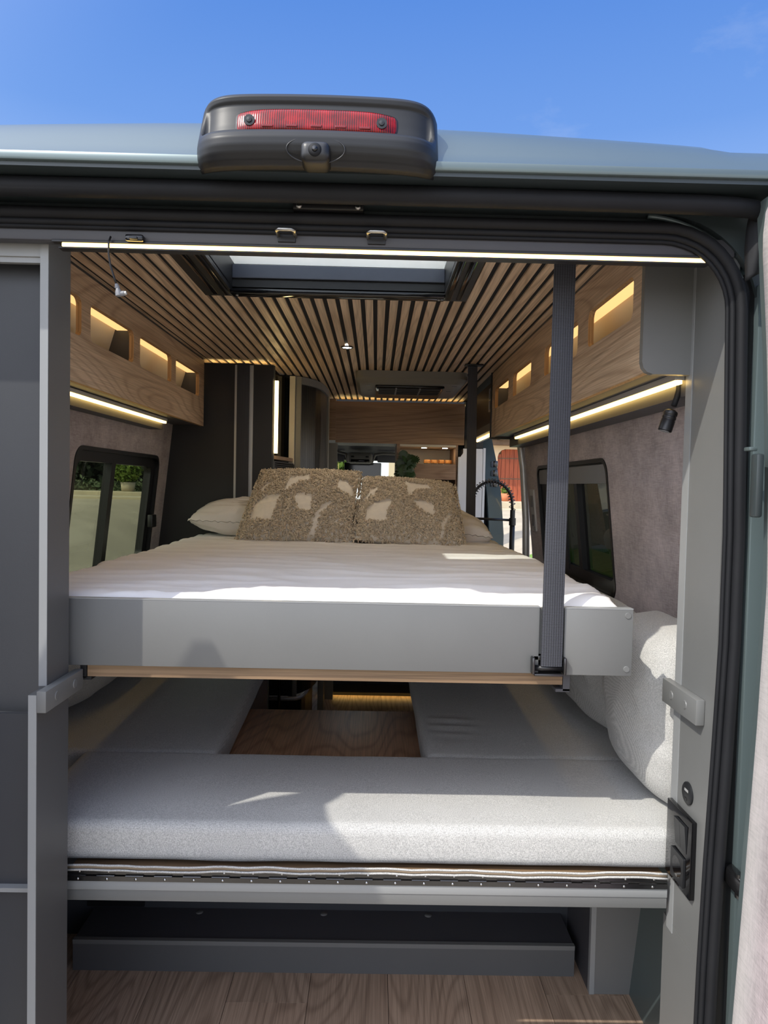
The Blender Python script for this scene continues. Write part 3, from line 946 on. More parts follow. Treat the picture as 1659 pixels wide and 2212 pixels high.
for cx in (-0.300, 0.283):
    part('screw', MB().lathe([(0, 0), (0.004, 0), (0.005, 0.003), (0, 0.003)], (cx, 0.775, ZC - 0.027), 10, 'z'), 'steel', sk, True)
part('dome', MB().box(-0.345, 0.327, 0.25, 0.45, 2.124, 2.130, 0.002), 'dome', sk, label='milky translucent roof light dome')
part('clear_pane', MB().box(-0.345, 0.327, 0.45, 0.68, 2.125, 2.129), 'glass_clear', sk)
part('dome', MB().box(-0.345, 0.327, 0.68, 0.86, 2.124, 2.130, 0.002), 'dome', sk, label='milky translucent roof light dome')
part('dome_rim', MB().box(-0.335, -0.318, 0.25, 0.84, 2.045, 2.124), 'whiteplastic', sk)
part('dome_rim', MB().box(0.300, 0.317, 0.25, 0.84, 2.045, 2.124), 'whiteplastic', sk)
part('dome_rim', MB().box(-0.318, 0.300, 0.82, 0.837, 2.045, 2.124), 'whiteplastic', sk)

# ceiling downlight
def downlight(c, label, r=0.026):
    d = thing('ceiling_downlight', label, 'lamp', c)
    part('bezel', MB().lathe([(r * 0.72, -0.002), (r * 0.8, -0.006), (r, -0.004), (r, 0.0), (r * 0.72, 0.0)], c, 28), 'darksteel', d, True)
    part('lens', MB().lathe([(0.0, -0.004), (r * 0.74, -0.003), (r * 0.74, 0.0), (0.0, 0.0)], c, 28), 'spot', d, True)
downlight((-0.018, 1.63, ZC), 'small round lit downlight between the wooden ceiling slats')

# ================================================================== OVERHEAD CABINETS
XL, XR = -0.686, 0.666
lc = thing('overhead_cabinet', 'left wooden overhead cabinet with lit rounded openings above the side window', 'cabinet', (-0.72, 1.1, 1.66))
LS = [(0.27, 0.630), (0.690, 1.040), (1.102, 1.468), (1.527, 1.897)]
lh = [rrect(a, b, 1.783, 1.886, 0.020) for a, b in LS]
part('front_panel', MB().sheet2d([(0.13, 1.658), (1.985, 1.658), (1.985, 1.957), (0.13, 1.957)], lh, lambda u, v, w: (XL - w, u, v), 0.0005), 'cabwood', lc)
part('front_core', MB().sheet2d([(0.13, 1.658), (1.985, 1.658), (1.985, 1.957), (0.13, 1.957)], lh, lambda u, v, w: (XL - 0.0006 - w, u, v), 0.0145), 'slotwood', lc, label='layered plywood edge around the openings')
def back_board(s, x0, y0, y1):
    # pale inner lining: leans outward towards its foot
    return MB().sheet2d([(y0, 1.70), (y1, 1.70), (y1, 1.95), (y0, 1.95)], [], lambda u, v, w: (s * (x0 + 0.03 + 0.075 * (1.95 - v) / 0.25 + w), u, v), 0.004)
part('back_board', back_board(-1, 0.70, 0.13, 1.985), 'cream', lc)
part('bottom_board', MB().box(-0.825, -0.702, 0.13, 1.985, 1.662, 1.676), 'dark', lc)
part('top_board', MB().box(-0.795, -0.702, 0.13, 1.985, 1.935, 1.95), 'dark', lc)
part('shadow_gap', MB().box(-0.715, -0.690, 0.13, 1.985, 1.957, 1.970), 'dark', lc)
for yd in (1.043, 1.900):
    part('divider', MB().box(-0.80, -0.7015, yd, yd + 0.012, 1.676, 1.935), 'dark', lc)
part('light_strip', MB().box(-0.742, -0.7025, 0.14, 1.97, 1.8885, 1.896), 'led_in', lc, label='glowing amber light strip')
rc = thing('overhead_cabinet', 'right wooden overhead cabinet with lit rounded openings above the reading lamp', 'cabinet', (0.70, 1.1, 1.646))
RS = [(0.262, 0.594), (0.690, 1.085), (1.288, 1.630), (1.728, 2.068)]
rh = [rrect(a, b, 1.778, 1.873, 0.020) for a, b in RS]
part('front_panel', MB().sheet2d([(0.185, 1.648), (2.15, 1.648), (2.15, 1.955), (0.185, 1.955)], rh, lambda u, v, w: (XR + w, u, v), 0.0005), 'cabwood', rc)
part('front_core', MB().sheet2d([(0.185, 1.648), (2.15, 1.648), (2.15, 1.955), (0.185, 1.955)], rh, lambda u, v, w: (XR + 0.0006 + w, u, v), 0.0145), 'slotwood', rc, label='layered plywood edge around the openings')
part('back_board', back_board(1, 0.68, 0.185, 2.15), 'cream', rc)
part('bottom_board', MB().box(0.681, 0.80, 0.185, 2.15, 1.652, 1.664), 'dark', rc)
part('top_board', MB().box(0.681, 0.80, 0.185, 2.15, 1.935, 1.95), 'dark', rc)
part('shadow_gap', MB().box(0.670, 0.695, 0.185, 2.15, 1.955, 1.970), 'dark', rc)
part('divider', MB().box(0.682, 0.78, 2.071, 2.083, 1.664, 1.935), 'dark', rc)
part('light_strip', MB().box(0.6825, 0.722, 0.20, 2.14, 1.8755, 1.883), 'led_in', rc, label='glowing amber light strip')
ep = [(0.655, 1.955), (0.655, 1.668), (0.658, 1.656), (0.666, 1.647), (0.678, 1.643), (0.80, 1.643), (0.785, 1.955)]
part('end_panel', MB().sheet2d(ep, [], lambda u, v, w: (u, 0.167 + w, v), 0.017), 'grey', rc, label='dark grey end panel with a rounded corner')
part('end_panel_far', MB().sheet2d([(0.66, 1.96), (0.66, 1.64), (0.80, 1.64), (0.80, 1.96)], [], lambda u, v, w: (u, 2.15 + w, v), 0.016), 'black', rc)

def led_bar(name, label, a, b, w=0.010, mat='led', hood=True, drop=0.0):
    t = thing(name, label, 'light strip', ((a[0] + b[0]) / 2, (a[1] + b[1]) / 2, a[2]))
    return t
# strip under each overhead cabinet: profile + diffuser + backing board
t = thing('led_strip', 'warm light strip under the left overhead cabinet', 'light strip', (-0.775, 0.9, 1.63))
part('diffuser', MB().box(-0.772, -0.760, 0.15, 1.66, 1.640, 1.648, 0.001), 'led', t)
part('profile', MB().box(-0.776, -0.756, 0.15, 1.66, 1.648, 1.660), 'alu', t)
part('cove_board', MB().box(-0.830, -0.776, 0.13, 1.665, 1.615, 1.650), 'dark', t)
t = thing('led_strip', 'warm light strip under the right overhead cabinet', 'light strip', (0.78, 0.9, 1.63))
part('diffuser', MB().box(0.742, 0.754, 0.20, 1.95, 1.629, 1.637, 0.001), 'led', t)
part('profile', MB().box(0.738, 0.758, 0.20, 1.95, 1.637, 1.651), 'alu', t)
part('cove_board', MB().box(0.758, 0.83, 0.19, 2.16, 1.603, 1.650), 'dark', t)
t = thing('led_strip', 'long warm light strip across the top of the rear doorway', 'light strip', (0.12, 0.0, 1.82))
part('diffuser', MB().box(-0.462, 0.704, 0.000, 0.012, 1.8192, 1.8258, 0.001), 'led', t)
part('profile', MB().box(-0.470, 0.712, 0.012, 0.020, 1.8165, 1.832, 0.001).box(-0.468, 0.71, 0.0, 0.020, 1.8155, 1.8188, 0.001), 'black', t)

# ================================================================== LEFT WARDROBE AT THE DOORWAY
wd = thing('wardrobe', 'tall grey wardrobe on the left of the rear doorway', 'wardrobe', (-0.65, 0.1, 0))
part('side_panel', MB().box(-0.516, -0.50, 0.034, 0.127, 1.0, 1.855), 'post', wd)
part('side_panel_edge', MB().box(-0.5155, -0.5005, 0.0325, 0.034, 1.01, 1.855), 'grey_edge', wd, label='lighter grey edge band')
part('lower_side_panel', MB().box(-0.516, -0.50, -0.006, 0.127, -0.02, 1.004), 'post', wd)
part('lower_panel_edge', MB().box(-0.5155, -0.5005, -0.0075, -0.006, -0.02, 1.004), 'grey_edge', wd, label='lighter grey edge band')
part('top_rail', MB().box(-0.78, -0.516, 0.036, 0.052, 1.81, 1.836, 0.001).box(-0.78, -0.516, 0.040, 0.052, 1.80, 1.862), 'grey_edge', wd)
part('upper_back_panel', MB().box(-0.80, -0.516, 0.085, 0.10, 0.84, 1.84), 'panel', wd)
part('lower_back_panel', MB().box(-0.80, -0.516, 0.045, 0.06, 0.62, 0.952), 'panel', wd)
part('shelf_edge', MB().box(-0.80, -0.516, 0.03, 0.08, 0.614, 0.622), 'grey_edge', wd)
part('base_panel', MB().box(-0.80, -0.516, 0.045, 0.06, 0.0, 0.613), 'panel', wd)
for zz in (1.775, 1.60, 1.40, 1.19):
    part('cover_cap', MB().lathe([(0.0, 0.0), (0.009, 0.0), (0.010, 0.002), (0.0, 0.002)], (-0.519, 0.0825, zz), 16, 'y'), 'grey', wd, 'auto')
bk = thing('support_bracket', 'grey support block with two cover caps on the left wardrobe side', 'bracket', (-0.49, 0.07, 0.968))
part('block', MB().box(-0.4995, -0.482, -0.010, 0.155, 0.972, 1.012, 0.0015), 'grey', bk, 'auto')
for yy in (0.035, 0.115):
    part('cover_cap', MB().lathe([(0.0, 0.0), (0.008, 0.0), (0.009, -0.0015), (0.0, -0.0015)], (-0.4805, yy, 0.992), 18, 'x'), 'grey', bk, 'auto')

# right side panel
rp = thing('side_panel', 'tall grey upright side panel on the right of the rear doorway', 'panel', (0.765, 0.1, 0))
part('panel', MB().box(0.757, 0.772, 0.012, 0.186, 0.49, 1.86), 'grey', rp)
part('lower_panel', MB().box(0.757, 0.772, 0.012, 0.205, -0.01, 0.488), 'grey', rp)
part('edge_band', MB().box(0.7562, 0.7725, 0.186, 0.1885, 0.49, 1.86), 'grey_edge', rp, label='lighter grey edge band')
part('edge_trim', MB().box(0.7555, 0.7570, 0.158, 0.186, 0.47, 1.86), 'grey_edge', rp)
bk = thing('support_bracket', 'grey support block with two cover caps on the right side panel', 'bracket', (0.75, 0.13, 0.948))
part('block', MB().box(0.7395, 0.7565, 0.050, 0.212, 0.950, 1.000, 0.0015), 'grey', bk, 'auto')
for yy in (0.100, 0.165):
    part('cover_cap', MB().lathe([(0.0, 0.0), (0.008, 0.0), (0.009, 0.0015), (0.0, 0.0015)], (0.738, yy, 0.976), 18, 'x'), 'grey', bk, 'auto')

# USB port and switch plate on the right side panel
us = thing('usb_socket', 'round black USB charging socket on the right side panel', 'socket', (0.756, 0.107, 0.79))
part('face', MB().lathe([(0.0, -0.004), (0.020, -0.004), (0.0225, -0.002), (0.0225, 0.001), (0.0, 0.001)], (0.756, 0.107, 0.793), 28, 'x'), 'housing', us, 'auto')
part('usb_port', MB().box(0.7514, 0.753, 0.098, 0.114, 0.797, 0.802), 'alu', us)
part('usb_port', MB().box(0.7514, 0.753, 0.102, 0.112, 0.780, 0.784), 'black', us)
so = thing('switch_socket_panel', 'glossy black double switch and power socket plate on the right side panel', 'socket', (0.75, 0.12, 0.60))
part('plate', MB().box(0.746, 0.7565, 0.064, 0.180, 0.596, 0.752, 0.0012), 'blackgloss', so, 'auto')
for yy in (0.094, 0.120):
    sw = MB().add([(0.740, yy - 0.012, 0.735), (0.740, yy + 0.013, 0.735), (0.7448, yy + 0.013, 0.680), (0.7448, yy - 0.012, 0.680),
                   (0.7465, yy - 0.012, 0.735), (0.7465, yy + 0.013, 0.735), (0.7465, yy + 0.013, 0.680), (0.7465, yy - 0.012, 0.680)],
                  [(0, 1, 2, 3), (4, 5, 6, 7), (0, 1, 5, 4), (1, 2, 6, 5), (2, 3, 7, 6), (3, 0, 4, 7)])
    part('rocker_switch', sw, 'housing', so)
part('outlet_frame', MB().sheet2d(rrect(0.086, 0.146, 0.607, 0.667, 0.003), [[(0.116 + 0.021 * cos(2 * pi * k / 28), 0.637 + 0.021 * sin(2 * pi * k / 28)) for k in range(28)]], lambda u, v, w: (0.742 + w, u, v), 0.006), 'housing', so, 'auto')
part('outlet_cup', MB().lathe([(0.021, -0.003), (0.021, 0.001), (0.0, 0.001)], (0.7448, 0.116, 0.637), 28, 'x'), 'blackgloss', so, 'auto')
part('earth_clip', MB().box(0.7415, 0.745, 0.112, 0.120, 0.616, 0.622, 0.001), 'steel', so)

# reading lamp on its gooseneck
rl = thing('reading_lamp', 'black gooseneck reading lamp hanging under the right overhead cabinet', 'lamp', (0.757, 0.23, 1.65))
part('gooseneck', MB().tube([(0.757, 0.225, 1.655), (0.7575, 0.224, 1.635), (0.756, 0.222, 1.618), (0.751, 0.221, 1.600), (0.7455, 0.22, 1.585)], 0.0062, 12), 'rubber', rl, True)
hd = Vector((0.742, 0.22, 1.577)); dd = Vector((-0.30, 0.02, -1)).normalized()
prof = [(0.0068, 0.0), (0.0135, 0.004), (0.0145, 0.008), (0.0145, 0.012), (0.0137, 0.013), (0.0137, 0.015), (0.0145, 0.016), (0.0145, 0.020), (0.0137, 0.021), (0.0137, 0.023), (0.0145, 0.024), (0.0145, 0.047), (0.0132, 0.048), (0.0, 0.046)]
part('lamp_head', MB().tube([hd + dd * h for _, h in prof], [max(r, 0.0005) for r, _ in prof], 22), 'black', rl, 'auto')
part('lamp_lens', MB().tube([hd + dd * 0.0475, hd + dd * 0.0490], [0.0105, 0.0105], 20), 'greyplastic', rl)

# aerial cable dangling under the header
ac = thing('aerial_cable', 'thin black aerial cable with grey angled plug hanging below the doorway header', 'cable', (-0.37, 0.0, 1.84))
part('cable', MB().tube([(-0.372, -0.006, 1.836), (-0.374, -0.010, 1.825), (-0.3745, -0.009, 1.805), (-0.372, -0.007, 1.785), (-0.366, -0.005, 1.765), (-0.362, -0.004, 1.752)], 0.0018, 8), 'black', ac, True)
part('plug', MB().tube([(-0.362, -0.004, 1.753), (-0.3605, -0.004, 1.747), (-0.3595, -0.004, 1.745), (-0.358, -0.004, 1.739), (-0.357, -0.004, 1.732)], [0.003, 0.0045, 0.0035, 0.006, 0.006], 10).tube([(-0.358, -0.004, 1.735), (-0.347, -0.004, 1.737)], 0.0045, 10), 'greyplastic', ac, 'auto')
part('pin', MB().tube([(-0.347, -0.004, 1.737), (-0.344, -0.004, 1.7375)], 0.0035, 10), 'alu', ac)

# ================================================================== BED
bed = thing('lift_bed', 'grey panelled lift bed hanging across the van', 'bed', (0, 1.1, 1.0))
part('front_panel', MB().box(-0.645, 0.455, 0.150, 0.165, 1.0205, 1.158, 0.0008), 'grey', bed, 'auto')
part('panel_step', MB().box(0.445, 0.512, 0.156, 0.168, 1.06, 1.156), 'grey', bed)
part('end_panel', MB().box(0.506, 0.647, 0.146, 0.165, 1.0195, 1.1575, 0.0008), 'grey', bed, 'auto')
part('panel_top_edge', MB().box(-0.645, 0.455, 0.1495, 0.1655, 1.1575, 1.1595).box(0.506, 0.647, 0.1455, 0.1655, 1.157, 1.1592), 'grey_edge', bed)
for zz in (1.1445, 1.0335):
    part('cover_cap', MB().lathe([(0.0, 0.0), (0.006, 0.0), (0.0068, 0.0015), (0.0, 0.0015)], (0.6365, 0.1445, zz), 18, 'y'), 'grey', bed, 'auto')
part('side_rail', MB().box(0.63, 0.646, 0.165, 2.0, 1.02, 1.13), 'grey', bed)
part('side_rail', MB().box(-0.646, -0.63, 0.165, 2.0, 1.02, 1.13), 'grey', bed)
part('base_board', MB().box(-0.476, 0.509, 0.162, 2.0, 0.9945, 1.0185), 'edgewood', bed, label='layered plywood bed base')
part('slat_base', MB().box(-0.62, 0.62, 0.17, 2.0, 1.0185, 1.05), 'black', bed)
part('angle_bracket', MB().box(-0.490, -0.477, 0.160, 0.20, 0.992, 1.019).box(-0.484, -0.467, 0.160, 0.20, 0.988, 0.994), 'black', bed)
part('angle_bracket', MB().box(0.510, 0.524, 0.160, 0.20, 0.982, 1.019).box(0.495, 0.524, 0.16, 0.2, 0.980, 0.986), 'dark', bed)
bb = MB().box(0.4385, 0.4445, 0.132, 0.160, 1.022, 1.057, 0.002).box(0.5035, 0.5095, 0.132, 0.160, 1.022, 1.057, 0.002)
bb.box(0.4445, 0.5035, 0.136, 0.160, 1.018, 1.023, 0.001).box(0.4445, 0.5035, 0.150, 0.158, 1.048, 1.057, 0.001)
part('strap_bracket', bb, 'darksteel', bed, 'auto', label='polished dark metal strap bracket')
part('strap_roller', MB().cyl((0.444, 0.146, 1.033), (0.504, 0.146, 1.033), 0.006), 'black', bed, True)

def strap(label, x0, x1, y, z0, z1, lean=0.0):
    m = MB()
    n = 24
    for s in (0, 1):
        m.grid(lambda u, v, s=s: (x0 + (x1 - x0) * u + lean * (v - 0), y + 0.0026 * s - 0.0012 * sin(pi * u), z0 + (z1 - z0) * v), 4, n)
    m.add([(x0, y, z0), (x0, y + 0.0026, z0), (x0 + lean, y + 0.0026, z1), (x0 + lean, y, z1), (x1, y, z0), (x1, y + 0.0026, z0), (x1 + lean, y + 0.0026, z1), (x1 + lean, y, z1)], [(0, 1, 2, 3), (4, 5, 6, 7)])
    return single('lift_strap', m, 'strap', label, 'strap', org=((x0 + x1) / 2, y, z0))
strap('broad black webbing strap at the front right of the lift bed', 0.4575, 0.5010, 0.1395, 1.038, 1.955, 0.004)
strap('black webbing strap at the far right corner of the bed beside the white cabinet', 0.534, 0.578, 1.985, 1.10, 1.966, -0.010)
strap('black webbing strap between two pale rails on the dark bathroom wall', -0.535, -0.478, 1.985, 1.10, 1.95, 0.0)
t = thing('strap_guide', 'black ceiling guide plate above the far right bed strap', 'bracket', (0.55, 1.98, 1.965))
part('plate', MB().box(0.508, 0.592, 1.955, 2.0, 1.960, 1.9668, 0.002), 'black', t, 'auto')

# mattress with sheet
def mat_disp(p, n):
    top = max(0.0, n.z)
    d = 0.004 * nz(p, 3.0, 1.3) + 0.0035 * nz((p.x * 0.35, p.y * 1.0, p.z), 16, 4.1) * top
    rg = 1 - abs(nz((p.x * 0.25 + 0.15 * p.y, p.y, 0), 9, 8.0))
    d += 0.006 * max(0, rg - 0.86) / 0.14 * top
    if p.y < 0.45:
        f = (0.45 - p.y) / 0.3
        d += 0.004 * nz((p.x * 1.4, p.y * 0.6, p.z), 24, 2.2) * f + 0.002 * f * top * nz((p.x, 0, 0), 5, 3)
    if p.x > 0.50 and p.y < 0.7:
        g = (p.x - 0.50) / 0.18 * (0.7 - p.y) / 0.55
        rr = 1 - abs(nz((p.x, p.y, p.z), 14, 5.0))
        d += 0.010 * g * (rr ** 3)
    return n * d
mt = rounded_grid_box(-0.695, 0.672, 0.170, 2.0, 1.052, 1.165, 0.045, 0.0125, mat_disp)
mt.v = [((x if y > 0.75 else x * (1 - 0.055 * ((0.75 - y) / 0.6) ** 1.5)) + 0.0, y, z) for x, y, z in mt.v]
single('mattress', mt, 'sheet', 'cream sheeted mattress lying on the grey lift bed', 'mattress', True)

# plain pillows and tufted cushions
def pillow_mesh(w, h, t, nu=56, nv=40, wr=0.011, seed=0.0, p=2.6, pinch=0.05):
    mb = MB()
    for s in (1, -1):
        def fn(a, b, s=s):
            u, v = 2 * a - 1, 2 * b - 1
            x = w / 2 * u * (1 - pinch * (1 - v * v) * abs(u) ** 3)
            y = h / 2 * v * (1 - pinch * (1 - u * u) * abs(v) ** 3)
            e = max(0.0, (1 - abs(u) ** p)) * max(0.0, (1 - abs(v) ** p))
            z = t / 2 * e ** 0.45
            q = (x, y, s * 0.3)
            z += e ** 0.3 * wr * (nz((x, y * 1.2, s), 9, seed) + 1.1 * (0.6 - 2 * abs(nz((x * 0.5 + y * 0.4, y * 1.5, s), 17, seed + 3))))
            z = max(z, 0.0008)
            rf = (1 - e) ** 6 * 0.004
            return (x, y, s * z + rf * sin(70 * (u + v)))
        mb.grid(fn, nu, nv)
    return mb
def place(mb, Mx):
    mb.v = [tuple(Mx @ Vector(p)) for p in mb.v]
    return mb
pl_ = place(pillow_mesh(0.72, 0.29, 0.160, seed=2.0), Matrix.Translation((-0.326, 1.870, 1.246)) @ Matrix.Rotation(radians(8), 4, 'X') @ Matrix.Rotation(radians(2), 4, 'Y'))
single('bed_pillow', pl_, 'pillowcase', 'flat cream bed pillow at the left, behind the left tufted cushion', 'pillow', True)
pr_ = place(pillow_mesh(0.64, 0.29, 0.155, seed=6.0), Matrix.Translation((0.304, 1.870, 1.246)) @ Matrix.Rotation(radians(8), 4, 'X') @ Matrix.Rotation(radians(7), 4, 'Y'))
single('bed_pillow', pr_, 'pillowcase', 'flat cream bed pillow at the right, behind the right tufted cushion', 'pillow', True)

PATCH_L = [[(-0.36, 0.62), (0.02, 0.72), (0.10, 0.50), (-0.12, 0.44), (-0.28, 0.28), (-0.36, 0.16)],
           [(-0.88, -0.58), (-0.86, -0.10), (-0.66, 0.06), (-0.34, 0.09), (-0.42, -0.10), (-0.44, -0.62)],
           [(-0.14, 0.10), (0.10, 0.10), (0.22, 0.03), (0.20, -0.40), (0.00, -0.36), (-0.12, -0.18)],
           [(0.62, 0.62), (0.80, 0.60), (0.95, 0.34), (0.95, 0.10), (0.72, 0.22), (0.62, 0.30)],
           [(0.42, -0.14), (0.62, -0.08), (0.52, -0.26), (0.40, -0.48), (0.34, -0.94), (0.26, -0.92), (0.30, -0.44)],
           [(-0.88, 0.30), (-0.74, 0.48), (-0.60, 0.46), (-0.72, 0.30), (-0.80, 0.18)]]
PATCH_R = [[(-0.10, 0.72), (0.42, 0.68), (0.46, 0.46), (0.16, 0.40), (-0.02, 0.14)],
           [(-0.84, -0.60), (-0.82, -0.18), (-0.64, -0.02), (-0.28, 0.02), (-0.40, -0.20), (-0.42, -0.66)],
           [(0.06, 0.02), (0.30, 0.06), (0.50, -0.02), (0.48, -0.42), (0.22, -0.28)],
           [(-0.96, 0.10), (-0.74, 0.44), (-0.60, 0.46), (-0.66, 0.24), (-0.90, 0.02)],
           [(0.72, -0.22), (0.92, -0.10), (0.78, -0.34), (0.66, -0.62), (0.60, -0.92), (0.54, -0.92), (0.58, -0.62)],
           [(0.80, 0.62), (0.92, 0.50), (0.94, 0.20), (0.86, 0.30)]]
def inside(px, py, poly):
    r = False
    n = len(poly)
    for i in range(n):
        x0, y0 = poly[i]; x1, y1 = poly[(i + 1) % n]
        if (y0 > py) != (y1 > py) and px < (x1 - x0) * (py - y0) / (y1 - y0) + x0:
            r = not r
    return r
def tufted(name, label, w, h, t, Mx, patches, seed, shear=0.0, taper=0.05):
    def flare(mb):
        mb.v = [(x * (1 - taper * y / (h / 2)) + shear * y / (h / 2), y, z) for x, y, z in mb.v]
        return mb
    th = thing(name, label, 'cushion', tuple(Mx @ Vector((0, -h / 2, 0))))
    base = pillow_mesh(w, h, t, 48, 40, 0.003, seed, 2.8, 0.03)
    part('cover', place(flare(base), Mx), 'tuft_base', th, True, label='smooth beige canvas patches')
    rnd = random.Random(int(seed * 100))
    m = MB()
    N = 5200
    cnt = 0
    while cnt < N:
        u, v = rnd.uniform(-1.01, 1.01), rnd.uniform(-1.01, 1.01)
        ju, jv = u + rnd.gauss(0, 0.008), v + rnd.gauss(0, 0.012)
        if any(inside(ju, jv, p) for p in patches):
            if rnd.random() < 1.1:
                cnt += 0.4
                continue
        cnt += 1
        x = w / 2 * u; y = h / 2 * v
        e = max(0.0, (1 - min(1, abs(u)) ** 2.8)) * max(0.0, (1 - min(1, abs(v)) ** 2.8))
        z = t / 2 * e ** 0.45 + 0.001
        a = rnd.uniform(0, 2 * pi)
        L = rnd.uniform(0.006, 0.012); hh = rnd.uniform(0.005, 0.012)
        r = rnd.uniform(0.0016, 0.0026)
        d = Vector((cos(a), sin(a), 0)) * L / 2
        c = Vector((x, y, z))
        edge = max(abs(u), abs(v))
        if edge > 0.97:
            c += Vector((u * 0.006, v * 0.006, 0))
        m.tube([c - d, c - d * 0.6 + Vector((0, 0, hh)), c + d * 0.6 + Vector((0, 0, hh)), c + d], r, 4, False, False)
    part('tufted_pile', place(flare(m), Mx), 'tuft', th, True, kind='stuff', label='looped taupe wool pile')
ML = Matrix.Translation((-0.192, 1.695, 1.308)) @ Matrix.Rotation(radians(53), 4, 'X') @ Matrix.Rotation(radians(0), 4, 'Z')
tufted('tufted_cushion', 'left tufted taupe cushion with beige patches, the taller of the pair', 0.445, 0.355, 0.14, ML, PATCH_L, 1.0, 0.022)
MR = Matrix.Translation((0.251, 1.690, 1.292)) @ Matrix.Rotation(radians(46), 4, 'X') @ Matrix.Rotation(radians(-4), 4, 'Z')
tufted('tufted_cushion', 'right tufted taupe cushion with beige patches, lower and leaning further back', 0.425, 0.345, 0.14, MR, PATCH_R, 2.0, -0.012)

# ================================================================== BENCH AND SEATING
bn = thing('rear_bench', 'grey bench front with long piano hinge below the wide seat cushion', 'bench', (0.12, 0.2, 0.51))
part('lower_rail', MB().box(-0.519, 0.748, 0.170, 0.190, 0.5165, 0.5450, 0.001), 'grey', bn, 'auto')
part('upper_rail', MB().box(-0.519, 0.748, 0.168, 0.188, 0.5405, 0.560, 0.001), 'grey_edge', bn, 'auto')
part('seat_board', MB().box(-0.519, 0.748, 0.196, 0.60, 0.560, 0.578), 'edgewood', bn)
hi_ = part('piano_hinge', MB().box(-0.517, 0.746, 0.1655, 0.170, 0.5605, 0.571).box(-0.517, 0.746, 0.1665, 0.176, 0.5745, 0.586), 'darksteel', bn)
kn = 21
for k in range(kn):
    a = -0.515 + 1.26 * k / kn
    part('hinge_knuckle', MB().cyl((a, 0.1645, 0.5728), (a + 1.26 / kn * 0.62, 0.1645, 0.5728), 0.0019, 8), 'darksteel', hi_)
scr = MB().lathe([(0.0, 0.0), (0.0026, 0.0), (0.0032, 0.0012), (0.0, 0.0012)], (0, 0, 0), 10, 'y')
screw_me = None
for row, (yy, zz) in enumerate(((0.1650, 0.5812), (0.1642, 0.5655))):
    for k in range(21):
        x = -0.492 + 0.0605 * k
        if screw_me is None:
            o = mesh_obj('screw', MB().add([(p[0] + ROOT[bn.name][0], p[1] + ROOT[bn.name][1], p[2] + ROOT[bn.name][2]) for p in scr.v], scr.f), 'steel', bn, True)
            screw_me = o.data
        else:
            o = bpy.data.objects.new('screw', screw_me)
            COL.objects.link(o)
            o.parent = bn
        r0 = ROOT[bn.name]
        o.location = (x - r0[0] - (0.003 if row else 0), yy - r0[1], zz - r0[2])

def soft(amp, s, seed, bulge=0.0, box=None):
    def f(p, n):
        d = amp * nz(p, s, seed)
        if box:
            u = (p.x - box[0]) / (box[1] - box[0]) * 2 - 1
            v = (p.y - box[2]) / (box[3] - box[2]) * 2 - 1
            d += bulge * max(0, n.z) * (1 - u * u) * (1 - v * v)
        return n * d
    return f
sc_ = thing('seat_cushion', 'wide light grey seat cushion along the rear bench, in front', 'cushion', (0.12, 0.4, 0.588))
part('cover', rounded_grid_box(-0.66, 0.890, 0.189, 0.600, 0.587, 0.674, 0.022, 0.035, soft(0.003, 6, 1.0, 0.004, (-0.66, 0.89, 0.19, 0.60))), 'cushion', sc_, True)
def wav(x):
    return 0.5885 + 0.004 * nz((x, 0, 0), 6, 2.0) + 0.003 * nz((x, 0, 0), 17, 9.0)
xsn = [-0.517 + 1.262 * k / 70 for k in range(71)]
part('piping', MB().tube([(x, 0.166, wav(x) + 0.006) for x in xsn], 0.0022, 6), 'cushion', sc_, True)
part('lower_piping', MB().tube([(x, 0.164, wav(x) - 0.003) for x in xsn], 0.0022, 6), 'cushion', sc_, True)
part('zip_tape', MB().tube([(x, 0.168, wav(x) + 0.0015) for x in xsn], 0.0035, 6), plain('taupe_zip_tape', (128, 112, 92), 0.8), sc_, True)
sl = rounded_grid_box(-0.90, -0.30, 0.602, 1.80, 0.582, 0.670, 0.022, 0.04, soft(0.003, 5, 3.0, 0.004, (-0.9, -0.3, 0.6, 1.8)))
sl.v = [(x - 0.03 * max(0, (y - 0.6)) * (1 if x > -0.6 else 0), y, z) for x, y, z in sl.v]
single('seat_cushion', sl, 'cushion', 'light grey seat cushion running forward on the left of the wooden platform', 'cushion', True)
def fold(p, n):
    d = 0.003 * nz(p, 5, 5.0)
    if n.z > 0.4:
        g = math.exp(-((p.x - 0.36) / 0.06) ** 2) * math.exp(-((p.y - 0.86) / 0.09) ** 2)
        d += 0.006 * g * sin((p.y + 0.1 * p.x) * 95)
    return n * d
single('seat_cushion', rounded_grid_box(0.262, 0.90, 0.602, 1.80, 0.582, 0.670, 0.022, 0.018, fold), 'cushion', 'light grey seat cushion with small creases on the right of the wooden platform', 'cushion', True)
# wooden platform between the cushions with its support
pf = thing('wooden_platform', 'brown wooden board lying low between the two side cushions', 'board', (-0.02, 0.9, 0.56))
part('board', MB().box(-0.37, 0.30, 0.602, 1.262, 0.560, 0.580, 0.001), 'tablewood', pf, 'auto')
bx = thing('seat_box', 'grey seat box under the left side cushion', 'box', (-0.62, 1.2, 0))
part('box', MB().box(-0.88, -0.345, 0.87, 1.80, 0.0, 0.580), 'dark', bx)
bx = thing('seat_box', 'grey seat box under the right side cushion', 'box', (0.58, 1.2, 0))
part('box', MB().box(0.30, 0.88, 0.87, 1.80, 0.0, 0.580), 'dark', bx)
